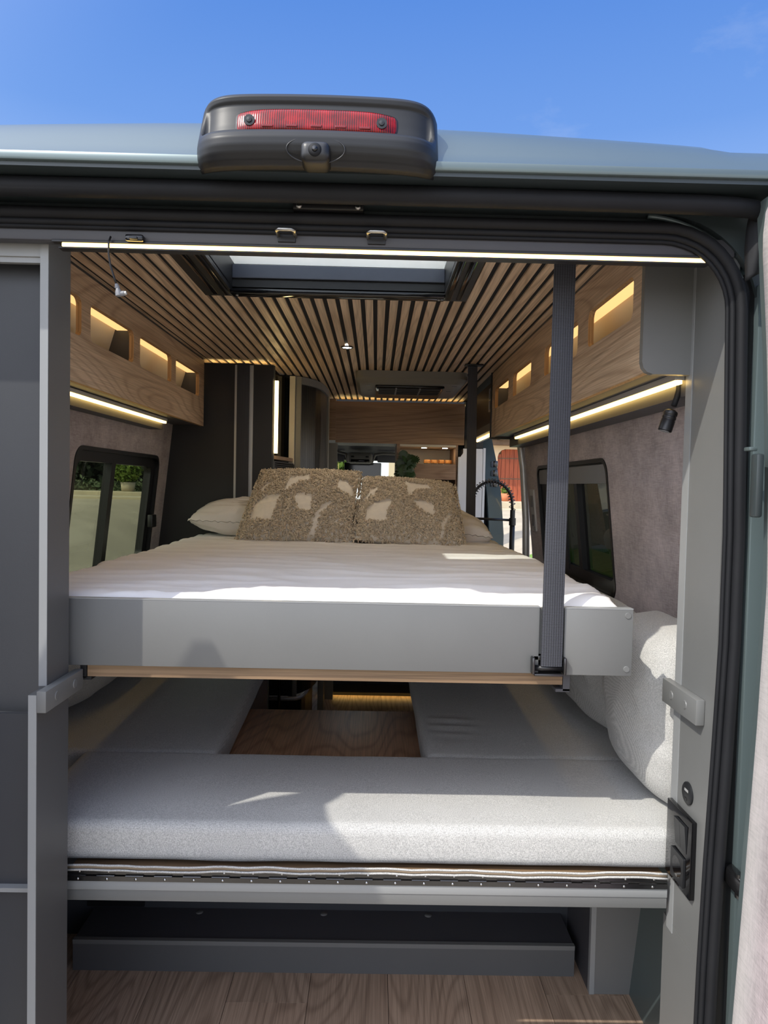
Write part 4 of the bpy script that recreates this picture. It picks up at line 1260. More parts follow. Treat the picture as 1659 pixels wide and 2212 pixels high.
# back cushions leaning on the walls
def back_cushion(label, y0, y1, z0, z1, th, s, seed, back=0.028, gap=0.004):
    w, h = (y1 - y0), (z1 - z0)
    m = pillow_mesh(w, h, 2.0, 72, 44, 0.0, seed, 3.4, 0.03)
    out = []
    for (u, v, t) in m.v:
        uu, vv = u / (w / 2), v / (h / 2)
        u *= math.sqrt(max(0, 1 - 0.30 * vv * vv)); v *= math.sqrt(max(0, 1 - 0.30 * uu ** 4))
        z = z0 + h / 2 + v
        xb = wall_x(z) - gap
        d = back + (th * t if t > 0 else back * 0.9 * t)
        if t > 0:
            e = min(1, t)
            d += e * 0.010 * nz((u, v, 0), 6, seed) + e * 0.006 * (1 - 2 * abs(nz((u * 0.8, v * 1.3, 0), 10, seed + 2)))
        out.append((s * (xb - d), (y0 + y1) / 2 + u, z))
    m.v = out
    return single('back_cushion', m, 'cushion', label, 'cushion', True)
back_cushion('light grey back cushion against the left wall under the bed', 0.72, 1.60, 0.672, 1.07, 0.13, -1, 3.0)
back_cushion('large light grey back cushion at the right, nearest the doorway', 0.19, 0.68, 0.655, 1.095, 0.150, 1, 5.0)
back_cushion('light grey back cushion on the right, behind the nearest one', 0.60, 1.52, 0.668, 1.07, 0.140, 1, 8.0)

# ================================================================== GARAGE UNDER THE BENCH
st = thing('step_box', 'low dark grey step along the floor under the bench', 'step', (0, 0.77, 0))
part('riser', MB().box(-0.725, 0.712, 0.690, 0.702, 0.0, 0.078), 'post', st)
part('tread', MB().box(-0.725, 0.712, 0.702, 0.853, 0.070, 0.0865), 'dark', st)
part('edge_band', MB().box(-0.725, 0.712, 0.688, 0.702, 0.078, 0.0905), 'grey', st, label='lighter edge strip')
for x in (-0.40, -0.02, 0.30):
    part('cover_cap', MB().lathe([(0, 0), (0.011, 0), (0.011, 0.001), (0, 0.001)], (x, 0.832, 0.0866), 16, 'z'), 'grey', st, True)
gp = thing('bulkhead_panel', 'dark grey panel closing the space behind the low step', 'panel', (0, 0.86, 0.09))
part('panel', MB().box(-0.90, 0.735, 0.853, 0.868, 0.0, 0.556), 'panel', gp)
vt = thing('vent_grille', 'black louvred vent grille low on the dark panel at left', 'vent', (-0.66, 0.85, 0.09))
part('frame', MB().sheet2d(rrect(-0.748, -0.572, 0.092, 0.19, 0.003), [rrect(-0.730, -0.590, 0.112, 0.182, 0.003)], lambda u, v, w: (u, 0.846 + w, v), 0.0065), 'black', vt, 'auto')
part('backing', MB().box(-0.732, -0.588, 0.8505, 0.8525, 0.11, 0.184), 'blackgloss', vt)
for k in range(7):
    z = 0.117 + 0.0095 * k
    part('louvre', MB().add([(-0.728, 0.8445, z), (-0.592, 0.8445, z), (-0.592, 0.8505, z + 0.006), (-0.728, 0.8505, z + 0.006), (-0.728, 0.8445, z + 0.001), (-0.592, 0.8445, z + 0.001), (-0.592, 0.8505, z + 0.007), (-0.728, 0.8505, z + 0.007)],
                            [(0, 1, 2, 3), (4, 5, 6, 7), (0, 1, 5, 4), (2, 3, 7, 6), (1, 2, 6, 5), (0, 3, 7, 4)]), 'blackgloss', vt)
gb = thing('storage_box', 'grey box panel standing on the plank floor at the right under the bench', 'cabinet', (0.83, 0.72, 0))
part('front_panel', MB().box(0.748, 0.910, 0.620, 0.635, 0.0, 0.515), 'grey', gb)
part('edge_band', MB().box(0.7345, 0.748, 0.6185, 0.635, 0.0, 0.515), 'grey_edge', gb, label='lighter grey edge strip')
part('side_panel', MB().box(0.735, 0.750, 0.635, 0.853, 0.0, 0.515), 'dark', gb)

# ================================================================== BATHROOM BLOCK, FRIDGE, NICHE (left, far)
bw = thing('bathroom_wall', 'dark grey bathroom wall facing the bed on the left', 'wall panel', (-0.6, 2.03, 0))
part('panel', MB().box(-0.90, -0.545, 2.018, 2.034, 0.0, 1.953), 'anthracite', bw)
part('panel', MB().box(-0.468, -0.374, 2.018, 2.034, 0.0, 1.950), 'anthracite', bw)
part('channel', MB().box(-0.545, -0.468, 2.028, 2.036, 0.0, 1.955), 'black', bw)
part('edge_rail', MB().box(-0.549, -0.533, 2.006, 2.020, 0.6, 1.945), 'alu', bw)
part('edge_rail', MB().box(-0.481, -0.464, 2.006, 2.020, 0.6, 1.945), 'alu', bw)
part('top_light', MB().box(-0.69, -0.385, 2.055, 2.065, 1.938, 1.946), 'led_white', bw, label='light strip along the top edge')
nc = thing('mirror_niche', 'lit mirror niche with a vertical light strip beside the dark bathroom wall', 'mirror', (-0.36, 2.2, 1.5))
part('side_board', MB().box(-0.40, -0.371, 2.036, 2.06, 0.9, 1.95), 'dark', nc)
part('back_board', MB().add([(-0.470, 2.06, 1.52), (-0.352, 2.46, 1.52), (-0.352, 2.46, 1.955), (-0.470, 2.06, 1.955), (-0.48, 2.06, 1.52), (-0.362, 2.47, 1.52), (-0.362, 2.47, 1.955), (-0.48, 2.06, 1.955)],
                            [(0, 1, 2, 3), (4, 5, 6, 7), (0, 1, 5, 4), (2, 3, 7, 6), (1, 2, 6, 5), (0, 3, 7, 4)]), 'blackgloss', nc)
part('light_strip', MB().box(-0.372, -0.357, 2.064, 2.078, 1.545, 1.885, 0.001), 'led_white', nc, label='bright vertical light strip')
part('sill', MB().add([(-0.380, 2.06, 1.518), (-0.316, 2.44, 1.518), (-0.38, 2.46, 1.518), (-0.46, 2.06, 1.518), (-0.380, 2.06, 1.535), (-0.316, 2.44, 1.535), (-0.38, 2.46, 1.535), (-0.46, 2.06, 1.535)],
                      [(0, 1, 2, 3), (4, 5, 6, 7), (0, 1, 5, 4), (2, 3, 7, 6), (1, 2, 6, 5), (0, 3, 7, 4)]), 'cabwoodx', nc)
part('reveal', MB().box(-0.345, -0.318, 2.405, 2.43, 1.50, 1.96), 'cream', nc)
fg = thing('refrigerator', 'black glass refrigerator with a louvred vent beside the bathroom wall', 'refrigerator', (-0.38, 2.2, 0.5))
part('cabinet', MB().add([(-0.380, 2.055, 0.5), (-0.325, 2.40, 0.5), (-0.46, 2.45, 0.5), (-0.50, 2.055, 0.5), (-0.380, 2.055, 1.46), (-0.325, 2.40, 1.46), (-0.46, 2.45, 1.46), (-0.50, 2.055, 1.46)],
                         [(0, 1, 2, 3), (4, 5, 6, 7), (0, 1, 5, 4), (2, 3, 7, 6), (1, 2, 6, 5), (0, 3, 7, 4)]), 'blackgloss', fg)
part('vent_box', MB().add([(-0.376, 2.045, 1.452), (-0.318, 2.40, 1.452), (-0.42, 2.42, 1.452), (-0.45, 2.045, 1.452), (-0.376, 2.045, 1.508), (-0.318, 2.40, 1.508), (-0.42, 2.42, 1.508), (-0.45, 2.045, 1.508)],
                          [(0, 1, 2, 3), (4, 5, 6, 7), (0, 1, 5, 4), (2, 3, 7, 6), (1, 2, 6, 5), (0, 3, 7, 4)]), 'black', fg)
for k in range(5):
    z = 1.459 + 0.0095 * k
    part('louvre', MB().add([(-0.370, 2.085, z), (-0.316, 2.395, z), (-0.312, 2.395, z + 0.005), (-0.366, 2.085, z + 0.005), (-0.376, 2.085, z), (-0.322, 2.395, z), (-0.322, 2.395, z + 0.005), (-0.376, 2.085, z + 0.005)],
                            [(0, 1, 2, 3), (4, 5, 6, 7), (0, 1, 5, 4), (2, 3, 7, 6), (1, 2, 6, 5), (0, 3, 7, 4)]), 'darksteel', fg)
part('door_trim', MB().box(-0.356, -0.352, 2.20, 2.212, 0.6, 1.45), 'steel', fg)
part('door_trim', MB().box(-0.330, -0.322, 2.385, 2.40, 0.6, 1.44), 'alu', fg)
# curved tambour door with frame
td = thing('tambour_door', 'black curved sliding bathroom door in a grey frame', 'bathroom door', (-0.24, 2.7, 0))
def curve(t, off=0.0):
    # plan path: straight run then a rounded corner towards the front
    pts = [(-0.298, 2.45), (-0.262, 2.50), (-0.225, 2.58), (-0.205, 2.68), (-0.196, 2.80), (-0.190, 2.95)]
    f = t * (len(pts) - 1)
    i = min(int(f), len(pts) - 2)
    g = f - i
    return (pts[i][0] + (pts[i + 1][0] - pts[i][0]) * g + off, pts[i][1] + (pts[i + 1][1] - pts[i][1]) * g - off)
NT = 22
for k in range(NT):
    a, b = curve(k / NT), curve((k + 0.94) / NT)
    part('slat', MB().add([(a[0], a[1], 0.28), (b[0], b[1], 0.28), (b[0] - 0.012, b[1] + 0.006, 0.28), (a[0] - 0.012, a[1] + 0.006, 0.28),
                           (a[0], a[1], 1.925), (b[0], b[1], 1.925), (b[0] - 0.012, b[1] + 0.006, 1.925), (a[0] - 0.012, a[1] + 0.006, 1.925)],
                          [(0, 1, 2, 3), (4, 5, 6, 7), (0, 1, 5, 4), (1, 2, 6, 5), (2, 3, 7, 6), (3, 0, 4, 7)]), 'dark' if k > 13 else 'black', td)
tf = MB()
for k in range(16):
    a, b = curve(k / 16), curve((k + 1) / 16)
    tf.add([(a[0] + 0.012, a[1] - 0.01, 1.925), (b[0] + 0.012, b[1] - 0.01, 1.925), (b[0] - 0.02, b[1], 1.925), (a[0] - 0.02, a[1], 1.925),
            (a[0] + 0.012, a[1] - 0.01, 1.962), (b[0] + 0.012, b[1] - 0.01, 1.962), (b[0] - 0.02, b[1], 1.962), (a[0] - 0.02, a[1], 1.962)],
           [(0, 1, 2, 3), (4, 5, 6, 7), (0, 1, 5, 4), (1, 2, 6, 5), (2, 3, 7, 6), (3, 0, 4, 7)])
part('head_frame', tf, 'greyplastic', td)
part('post', MB().box(-0.330, -0.288, 2.435, 2.455, 0.0, 1.962), 'acgrey', td)
part('post', MB().box(-0.215, -0.180, 2.955, 3.06, 0.0, 1.955), 'acgrey', td)
rail = [(-0.43, 2.412), (-0.32, 2.410), (-0.285, 2.418), (-0.262, 2.445), (-0.248, 2.52), (-0.240, 2.64), (-0.234, 2.80)]
part('threshold_rail', MB().tube([(x, y, 0.270) for x, y in rail], 0.011, 8), 'alu', td, True)
part('grab_rail', MB().tube([(-0.373, 2.398, 0.0), (-0.373, 2.398, 0.62)], 0.008, 10), 'darksteel', td, True)
kick = MB()
for (x0, y0), (x1, y1) in zip(rail, rail[1:]):
    kick.add([(x0, y0 + 0.012, 0.0), (x1, y1 + 0.012, 0.0), (x1 - 0.02, y1 + 0.03, 0.0), (x0 - 0.02, y0 + 0.03, 0.0),
              (x0, y0 + 0.012, 0.258), (x1, y1 + 0.012, 0.258), (x1 - 0.02, y1 + 0.03, 0.258), (x0 - 0.02, y0 + 0.03, 0.258)],
             [(0, 1, 2, 3), (4, 5, 6, 7), (0, 1, 5, 4), (1, 2, 6, 5), (2, 3, 7, 6), (3, 0, 4, 7)])
part('threshold_kick', kick, 'black', td)
part('lower_panel', MB().box(-0.44, -0.31, 2.425, 2.44, 0.28, 0.95), 'black', td)

# ================================================================== FRONT: cabinet above the cab, niche, kitchen
YO = 3.30
fc = thing('overhead_cabinet', 'wide wooden overhead cabinet above the driving cab at the front', 'cabinet', (0.25, 3.4, 1.675))
part('door', MB().box(-0.155, 0.677, YO, YO + 0.016, 1.676, 1.942, 0.001), 'cabwoodx', fc)
part('carcass', MB().box(-0.155, 0.677, YO + 0.017, YO + 0.40, 1.680, 1.928), 'dark', fc)
part('end_panel', MB().box(-0.212, -0.1545, YO - 0.01, YO + 0.016, 1.69, 1.955), 'cabwoodx', fc)
part('top_light', MB().box(-0.15, 0.67, YO + 0.035, YO + 0.045, 1.934, 1.940), 'led_white', fc, label='light strip along the top edge')
wp = thing('partition_panel', 'grey green partition panel left of the cab opening', 'panel', (-0.17, 3.35, 0))
part('panel', MB().box(-0.215, -0.142, YO + 0.0, YO + 0.03, 0.0, 1.672), 'acgrey', wp)
nh = thing('shelf_unit', 'lit cream shelf niche with a wooden front under the front cabinet', 'shelf', (0.45, 3.5, 0.9))
part('left_side', MB().box(0.242, 0.262, YO, YO + 0.42, 0.9, 1.676), 'cabwoodx', nh)
part('back_board', MB().box(0.262, 0.64, YO + 0.40, YO + 0.42, 0.9, 1.676), 'cream', nh)
part('right_side', MB().box(0.627, 0.64, YO + 0.02, YO + 0.40, 0.9, 1.676), 'cabwoodx', nh)
part('top_board', MB().box(0.262, 0.627, YO + 0.02, YO + 0.40, 1.662, 1.676), 'cream', nh)
part('shelf_front', MB().box(0.345, 0.628, YO, YO + 0.016, 1.450, 1.551, 0.001), 'cabwoodx', nh, label='pale oak shelf front')
part('shelf_board', MB().box(0.262, 0.627, YO + 0.016, YO + 0.40, 1.536, 1.551), 'cabwoodx', nh)
part('lower_panel', MB().box(0.262, 0.628, YO + 0.30, YO + 0.315, 0.9, 1.45), 'acgrey', nh)
for i, cx in enumerate((0.425, 0.563)):
    c = (cx, YO + 0.10, 1.662)
    d = thing('niche_downlight', ('left', 'right')[i] + ' small round downlight in the top of the lit shelf niche', 'lamp', c)
    part('bezel', MB().lathe([(0.018, -0.003), (0.026, -0.003), (0.026, 0.0), (0.018, 0.0)], c, 20), 'darksteel', d)
    part('lens', MB().lathe([(0.0, -0.004), (0.018, -0.004), (0.018, 0.0), (0.0, 0.0)], c, 20), 'niche_spot', d)
names = ('leftmost', 'second from left', 'third from left', 'rightmost')
for i in range(4):
    cx = 0.452 + 0.0475 * i
    j = thing('spice_jar', names[i] + ' of four small jars with bamboo lids on the lit shelf', 'jar', (cx, YO + 0.17, 1.551), 'spice jars on the lit shelf')
    part('jar_body', MB().lathe([(0.0, 0.0), (0.019, 0.0), (0.021, 0.003), (0.021, 0.010), (0.0, 0.010)], (cx, YO + 0.17, 1.551), 20), 'glass_clear', j, True)
    part('lid', MB().lathe([(0.0, 0.0), (0.022, 0.0), (0.0225, 0.002), (0.0225, 0.020), (0.021, 0.023), (0.0, 0.023)], (cx, YO + 0.17, 1.5612), 24), 'bamboo', j, 'auto')
wc = thing('white_cabinet', 'tall white cabinet panel beside the sliding doorway', 'cabinet', (0.72, 3.4, 0))
part('panel', MB().sheet2d([(0.642, 0.0), (0.80, 0.0), (0.80, 1.655), (0.672, 1.655), (0.672, 1.625), (0.655, 1.60), (0.642, 1.60)], [], lambda u, v, w: (u, YO + 0.0 + w, v), 0.42), 'white', wc)
part('edge_strip', MB().box(0.640, 0.648, YO - 0.004, YO, 0.0, 1.60), 'alu', wc)
part('cabinet_head', MB().box(0.680, 0.80, YO, YO + 0.42, 1.66, 1.955), 'black', wc)
ls = thing('lining_panel', 'white lining panel with a raised border behind the far bed strap', 'panel', (0.79, 3.6, 0))
part('panel', MB().box(0.803, 0.818, 3.30, 3.75, 0.2, 1.66), 'white', ls)
part('border', MB().tube([(0.800, 3.42, 0.4), (0.800, 3.42, 1.33), (0.800, 3.34, 1.52)], 0.004, 6), 'alu', ls)
# black control panel high on the right between cabinet and strap
cp = thing('control_panel', 'black control panel high on the wall past the right overhead cabinet', 'panel', (0.70, 2.6, 1.7))
part('panel', MB().box(0.700, 0.715, 2.20, 3.20, 1.745, 1.95), 'black', cp)
part('display_frame', MB().sheet2d(rrect(2.28, 2.44, 1.80, 1.92, 0.004), [rrect(2.29, 2.43, 1.81, 1.91, 0.004)], lambda u, v, w: (0.694 + w, u, v), 0.006), 'alu', cp)
part('display_divider', MB().box(0.694, 0.699, 2.29, 2.43, 1.855, 1.862), 'alu', cp)
part('lower_trim', MB().box(0.705, 0.745, 2.20, 3.25, 1.705, 1.745), 'acgrey', cp)
t = thing('led_strip', 'short warm light strip over the sliding doorway', 'light strip', (0.74, 2.8, 1.69))
part('diffuser', MB().box(0.735, 0.747, 2.25, 3.2, 1.692, 1.704), 'led', t)
part('profile', MB().box(0.747, 0.765, 2.25, 3.2, 1.690, 1.706), 'alu', t)
# switches on the right wall near the doorway
sw = thing('wall_switch_plate', 'grey double switch plate on the mauve wall beside the right window', 'switch', (0.86, 2.09, 1.27))
part('plate', MB().sheet2d(rrect(2.062, 2.135, 1.20, 1.40, 0.004), [], lambda u, v, w: (wall_x(v) - 0.008 + w, u, v), 0.009), 'alu', sw)
for zz in (1.225, 1.315):
    part('switch', MB().sheet2d([(2.072, zz), (2.126, zz), (2.126, zz + 0.055), (2.072, zz + 0.055)], [], lambda u, v, w: (wall_x(v) - 0.012 + w + 0.004 * (v - zz) / 0.055, u, v), 0.006), 'greyplastic', sw)

# air conditioner on the ceiling
ax = thing('air_conditioner', 'grey ceiling air conditioner with a black grille on the slatted ceiling', 'air conditioner', (0.27, 2.3, ZC))
b = bmesh.new()
part('casing', MB().add(*(lambda o, i_: ([(u, v, ZC) for u, v in o] + [(u, v, ZC - 0.035) for u, v in o] + [(u, v, ZC - 0.058) for u, v in i_],
      [tuple(range(len(o)))] + [(k, (k + 1) % len(o), len(o) + (k + 1) % len(o), len(o) + k) for k in range(len(o))]
      + [(len(o) + k, len(o) + (k + 1) % len(o), 2 * len(o) + (k + 1) % len(o), 2 * len(o) + k) for k in range(len(o))] + [tuple(2 * len(o) + k for k in range(len(o)))]))(rrect(0.0, 0.556, 2.20, 2.82, 0.05), rrect(0.02, 0.536, 2.225, 2.795, 0.05))), 'acgrey', ax, 'auto')
b.free()
gr = part('grille_box', MB().box(0.098, 0.448, 2.29, 2.72, ZC - 0.072, ZC - 0.055, 0.012, 3), 'blackgloss', ax, 'auto')
for k in range(4):
    part('grille_slat', MB().box(0.115, 0.43, 2.30 + 0.06 * k, 2.312 + 0.06 * k, ZC - 0.080, ZC - 0.070, 0.002), 'black', gr)
for x in (0.20, 0.32):
    part('grille_divider', MB().box(x, x + 0.008, 2.295, 2.52, ZC - 0.079, ZC - 0.070), 'greyplastic', gr)
for (x, y) in ((0.06, 2.31), (0.07, 2.50), (0.495, 2.29), (0.485, 2.48)):
    part('screw_cover', MB().box(x - 0.012, x + 0.012, y - 0.01, y + 0.01, ZC - 0.0605, ZC - 0.056, 0.002), 'greyplastic', ax, 'auto')

# kitchen block with tap
kb = thing('kitchen_block', 'dark kitchen cabinet standing by the sliding doorway beyond the bed', 'cabinet', (0.6, 2.8, 0))
part('body', MB().box(0.42, 0.90, 2.26, 3.20, 0.0, 0.90), 'dark', kb)
part('worktop', MB().box(0.41, 0.91, 2.24, 3.21, 0.90, 0.925, 0.002), 'cabwoodx', kb)
fk = thing('front_base_cabinet', 'dark blue black base cabinet with a glowing toe kick at the end of the aisle', 'cabinet', (0.1, 3.4, 0))
part('carcass', MB().box(-0.20, 0.42, 3.36, 3.75, 0.045, 0.85), plain('midnight_laminate', (40, 44, 56), 0.45), fk)
part('door_line', MB().box(0.225, 0.40, 3.352, 3.36, 0.085, 0.80, 0.002), plain('midnight_laminate_door', (44, 48, 60), 0.4), fk)
part('plinth', MB().box(-0.20, 0.42, 3.40, 3.44, 0.0, 0.045), 'black', fk)
part('skirt', MB().box(-0.20, 0.42, 3.352, 3.360, 0.034, 0.088), 'black', fk)
part('toe_kick_light', MB().box(-0.20, 0.42, 3.372, 3.384, 0.036, 0.043), 'led', fk, label='warm toe kick light strip')
tp = thing('kitchen_tap', 'tall black spring tap arching in front of the sliding doorway', 'tap', (0.868, 2.6, 0.925))
part('column', MB().tube([(0.868, 2.6, 0.925), (0.868, 2.6, 1.235)], 0.0145, 16), 'black', tp, True)
part('collar', MB().tube([(0.868, 2.6, 1.200), (0.868, 2.6, 1.240)], 0.019, 16).tube([(0.868, 2.6, 1.24), (0.868, 2.6, 1.285)], 0.014, 16), 'black', tp, 'auto')
arc = []
for k in range(25):
    a = pi * k / 24
    arc.append(Vector((0.752 + 0.112 * cos(a), 2.6, 1.318 + 0.120 * sin(a))))
arc = [Vector((0.866, 2.6, 1.285))] + arc + [Vector((0.640, 2.6, 1.25)), Vector((0.640, 2.6, 1.18))]
part('hose', MB().tube(arc, 0.0075, 10), 'black', tp, True)
coil = []
for k in range(0, 24 * 12):
    f = k / 12.0
    i = min(int(f), len(arc) - 3)
    g = f - i
    p = arc[i].lerp(arc[i + 1], g)
    d = (arc[i + 1] - arc[i]).normalized()
    nrm = Vector((d.z, 0, -d.x)); bi = Vector((0, 1, 0))
    a = 2 * pi * f * 0.92
    coil.append(p + (nrm * cos(a) + bi * sin(a)) * 0.0165)
part('spring', MB().tube(coil, 0.0022, 5), 'darksteel', tp, True)
part('side_arm', MB().tube([(0.868, 2.6, 1.228), (0.655, 2.6, 1.234)], 0.007, 10).tube([(0.640, 2.6, 1.22), (0.640, 2.6, 1.248)], 0.018, 14), 'black', tp, True)
part('spray_head', MB().tube([(0.640, 2.6, 1.20), (0.640, 2.6, 1.12), (0.640, 2.6, 1.08)], [0.012, 0.014, 0.016], 14), 'black', tp, True)

# trailing leaf plant in the niche
def leaf_outline():
    right = [(0.0, -0.50), (0.16, -0.46), (0.34, -0.34), (0.46, -0.16), (0.30, -0.10), (0.50, -0.02), (0.50, 0.10), (0.28, 0.10), (0.45, 0.20), (0.40, 0.32), (0.20, 0.26), (0.30, 0.42), (0.20, 0.50), (0.08, 0.40), (0.0, 0.62)]
    return right + [(-x, y) for x, y in reversed(right[1:-1])]
plant = thing('monstera_plant', 'dark green monstera plant hanging at the left of the lit shelf niche', 'plant', (0.30, 3.26, 1.40))
rnd = random.Random(5)
part('stem', MB().tube([(0.275, 3.275, 1.42), (0.285, 3.27, 1.50), (0.30, 3.275, 1.56), (0.285, 3.28, 1.61)], 0.003, 6).tube([(0.285, 3.27, 1.48), (0.32, 3.26, 1.53), (0.345, 3.26, 1.57)], 0.0025, 6), 'leaf', plant, True)
spots = [(0.285, 1.600, 0.070), (0.310, 1.585, 0.075), (0.280, 1.570, 0.070), (0.335, 1.575, 0.070), (0.358, 1.575, 0.060), (0.270, 1.540, 0.080), (0.305, 1.545, 0.085), (0.338, 1.545, 0.065), (0.285, 1.505, 0.085), (0.320, 1.510, 0.075), (0.265, 1.480, 0.08), (0.300, 1.470, 0.085), (0.332, 1.475, 0.070), (0.275, 1.440, 0.09), (0.315, 1.440, 0.085), (0.345, 1.440, 0.06), (0.290, 1.405, 0.08), (0.330, 1.41, 0.07)]
for (lx, lz, sz) in spots:
    m = MB()
    m.sheet2d(leaf_outline(), [], lambda u, v, w: (u, v, -0.25 * u * u - 0.12 * v * v + w), 0.012)
    Mx = Matrix.Translation((lx, 3.262 + rnd.uniform(-0.02, 0.012), lz)) @ Matrix.Rotation(rnd.uniform(-0.9, 0.9), 4, 'Y') @ Matrix.Rotation(radians(rnd.uniform(55, 100)), 4, 'X') @ Matrix.Rotation(rnd.uniform(2.4, 3.9), 4, 'Z') @ Matrix.Scale(sz, 4)
    part('leaf', place(m, Mx), 'leaf', plant)
part('grey_pot', MB().lathe([(0.0, 0.0), (0.03, 0.0), (0.036, 0.06), (0.033, 0.06), (0.0, 0.055)], (0.295, 3.30, 1.36), 20), 'greyplastic', plant, True)
t = thing('storage_canister', 'plain grey cylindrical canister standing under the pale oak shelf front', 'canister', (0.58, 3.40, 1.30))
part('body', MB().lathe([(0.0, 0.0), (0.022, 0.0), (0.022, 0.125), (0.018, 0.13), (0.0, 0.13)], (0.580, 3.40, 1.30), 20), 'acgrey', t, 'auto')
part('stand', MB().box(0.53, 0.626, 3.34, 3.46, 1.284, 1.30), 'cabwoodx', t)

# ================================================================== OUTDOORS
def gz(x, y):
    if y < -0.5 and abs(x) < 3:
        pass
    if x < -1.6:
        t = min(1, (-x - 1.6) / 4.4)
        return -0.55 + 1.47 * t * t * (3 - 2 * t)
    if x > 1.6:
        t = min(1, (x - 1.6) / 3.2)
        return -0.55 + 0.60 * t * t * (3 - 2 * t) + (0.5 * min(1, max(0, (y - 16) / 10)))
    return -0.55
gm = MB()
gx = [-60, -40, -25, -14, -10, -8, -7, -6, -5.5, -5, -4.5, -4, -3.5, -3, -2.5, -2, -1.6, -0.8, 0, 0.8, 1.6, 2, 2.4, 2.8, 3.2, 3.6, 4, 4.4, 4.8, 6, 9, 14, 25, 40]
gy = [-40, -20, -10, -5, -2, 0, 2, 4, 6, 8, 10, 12, 14, 16, 18, 20, 22, 24, 26, 30, 40, 60, 90]
for x in gx:
    for y in gy:
        gm.v.append((x, y, gz(x, y)))
for i in range(len(gx) - 1):
    for j in range(len(gy) - 1):
        a = i * len(gy) + j
        gm.f.append((a, a + len(gy), a + len(gy) + 1, a + 1))
struct('ground', gm, 'concrete', True)
# terrace steps, hedge, bush in planter on the left
stp = thing('terrace_step', 'pale stone garden steps below the hedge, seen through the left window', 'steps', (-7, 18, 1.0))
part('lower_step', MB().box(-14, -4.6, 17.0, 18.2, 0.6, 0.99, 0.02), 'curb', stp)
part('upper_step', MB().box(-14, -4.8, 18.2, 20.3, 0.6, 1.10, 0.02), 'curb', stp)
def foliage(n, size, pts_fn, seed):
    r = random.Random(seed)
    m = MB()
    for _ in range(n):
        c = Vector(pts_fn(r))
        a = Vector((r.gauss(0, 1), r.gauss(0, 1), r.gauss(0, 1))).normalized()
        b_ = a.cross(Vector((r.gauss(0, 1), r.gauss(0, 1), r.gauss(0, 1)))).normalized()
        s = size * r.uniform(0.6, 1.3)
        m.add([c - a * s, c + b_ * s * 0.45, c + a * s, c - b_ * s * 0.45], [(0, 1, 2, 3)])
    return m
hd_ = thing('hedge', 'tall dark green hedge beyond the terrace, seen through the left window', 'hedge', (-9, 21, 1.2))
part('leaves', foliage(9000, 0.16, lambda r: (r.uniform(-15, -3.4), 20.7 + r.uniform(-0.25, 0.6) , 1.1 + r.uniform(0, 4.2)), 3), 'hedge', hd_, kind='stuff')
part('inner_growth', MB().box(-15, -3.4, 21.2, 21.8, 1.0, 5.2), 'hedge', hd_)
lowb = thing('flower_border', 'low green border plants along the top of the terrace steps', 'plants', (-8, 19.4, 1.2))
part('leaves', foliage(2600, 0.08, lambda r: (r.uniform(-12, -6.6), r.uniform(19.3, 20.1), 1.10 + abs(r.gauss(0, 0.13))), 8), 'border', lowb, kind='stuff')
bsh = thing('potted_bush', 'bright green round bush in a stone planter on the terrace', 'bush', (-6.8, 18.6, 1.10))
part('planter', MB().lathe([(0.0, 0.0), (0.17, 0.0), (0.20, 0.26), (0.16, 0.26), (0.0, 0.22)], (-6.8, 18.6, 1.10), 20), 'curb', bsh, True)
part('trunk', MB().tube([(-6.8, 18.6, 1.3), (-6.8, 18.6, 1.6)], 0.025, 8), 'bark', bsh)
def ball(c, R):
    def f(r):
        d = Vector((r.gauss(0, 1), r.gauss(0, 1), r.gauss(0, 1))).normalized() * R * r.uniform(0.6, 1.0)
        return (c[0] + d.x, c[1] + d.y, c[2] + d.z * 0.85)
    return f
part('leaves', foliage(1500, 0.07, ball((-6.85, 18.6, 1.68), 0.40), 4), 'bush', bsh, kind='stuff')

# house with an arched wooden gate, seen through the sliding doorway
hs = thing('house', 'beige house front with tiled eave seen through the sliding doorway', 'house', (6, 30, 0))
GX0, GX1, GZ0, GZT = 5.45, 7.35, 0.86, 3.15
arch = [(GX0, GZ0), (GX0, GZT - 0.35), (GX0 + 0.05, GZT - 0.18), (GX0 + 0.18, GZT - 0.05), (GX0 + 0.35, GZT), (GX1 - 0.35, GZT), (GX1 - 0.18, GZT - 0.05), (GX1 - 0.05, GZT - 0.18), (GX1, GZT - 0.35), (GX1, GZ0)]
part('facade', MB().sheet2d([(2.5, -0.6), (14, -0.6), (14, 4.6), (2.5, 4.6)], [arch], lambda u, v, w: (u, 30.0 + w, v), 0.4), 'stucco', hs)
part('gate_backing', MB().box(GX0 - 0.05, GX1 + 0.05, 30.24, 30.28, GZ0 - 0.05, GZT + 0.05), 'oldwood', hs)
nb = 10
for k in range(nb):
    a = GX0 + (GX1 - GX0) * k / nb
    c = GX0 + (GX1 - GX0) * (k + 1) / nb
    ed = min(k, nb - 1 - k)
    top = GZT - (0.22 if ed == 0 else 0.03 if ed == 1 else 0.0)
    part('gate_board', MB().box(a + 0.008, c - 0.008, 30.20, 30.24, GZ0, top), 'gatewood', hs)
for z in (1.85, 2.75):
    part('gate_nail_row', MB().box(GX0 + 0.02, GX1 - 0.02, 30.185, 30.20, z - 0.02, z + 0.02), 'oldwood', hs)
part('eave_beam', MB().box(2.5, 14, 29.4, 30.0, 3.30, 3.50), 'oldwood', hs)
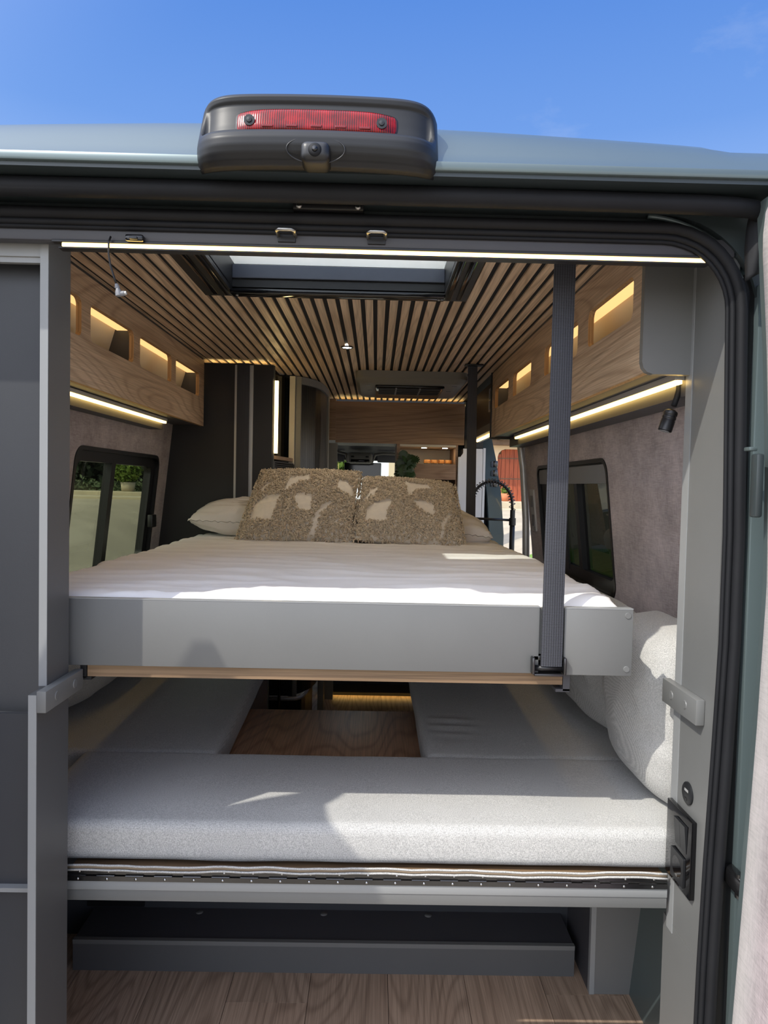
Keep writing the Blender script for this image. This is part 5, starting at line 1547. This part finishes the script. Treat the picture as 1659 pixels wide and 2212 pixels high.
for k in range(16):
    part('rafter', MB().box(2.6 + 0.7 * k, 2.76 + 0.7 * k, 29.1, 30.0, 3.50, 3.66), 'oldwood', hs)
for k in range(40):
    cx = 2.6 + 0.28 * k
    part('roof_tile', MB().tube([(cx, 28.95, 3.70), (cx, 31.5, 4.75)], 0.13, 8), 'tile', hs)
hst = thing('house_step', 'pale stone steps in front of the wooden gate', 'steps', (7, 28, 0))
part('step', MB().box(3.2, 12, 28.6, 30.0, -0.2, 0.86, 0.02), 'curb', hst)
part('step', MB().box(3.2, 12, 27.2, 28.6, -0.2, 0.58, 0.02), 'curb', hst)
pp = thing('potted_plant', 'terracotta pot with a pale green plant beside the wooden gate', 'plant', (5.45, 29.3, 0.86))
part('pot', MB().lathe([(0.0, 0.0), (0.13, 0.0), (0.19, 0.34), (0.15, 0.34), (0.0, 0.30)], (5.72, 29.4, 0.86), 16), 'terracotta', pp, True)
part('leaves', foliage(260, 0.07, ball((5.72, 29.4, 1.34), 0.18), 6), 'bush', pp, kind='stuff')
lw = MB()
lw.grid(lambda u, v: (1.9 + 5 * u, 9.0 + 6.0 * v, gz(1.9 + 5 * u, 9.0 + 6 * v) + 0.015), 12, 12)
single('lawn', lw, 'grass', 'strip of green lawn beyond the sliding doorway', 'grass', kind='stuff')
# trees and pale building ahead of the windscreen
tr = thing('roadside_tree', 'leafy green tree ahead of the windscreen', 'tree', (-1.6, 14, -0.55))
part('trunk', MB().tube([(-1.6, 14, -0.6), (-1.55, 14, 1.2)], 0.12, 8), 'bark', tr)
part('leaves', foliage(5200, 0.11, ball((-1.5, 14, 1.9), 1.35), 12), 'bush', tr, kind='stuff')
bd = thing('pale_building', 'pale cream building with a drainpipe ahead of the windscreen', 'building', (3.0, 16, -0.6))
part('wall', MB().box(0.42, 1.75, 16.0, 16.3, -0.6, 5.5), 'stucco', bd)
part('drainpipe', MB().cyl((0.98, 15.9, -0.6), (0.98, 15.9, 5.5), 0.05), 'alu', bd)

print('objects', len(bpy.data.objects), 'tris', sum(len(o.data.loop_triangles) if not o.data.calc_loop_triangles() else 0 for o in bpy.data.objects if o.type == 'MESH'))
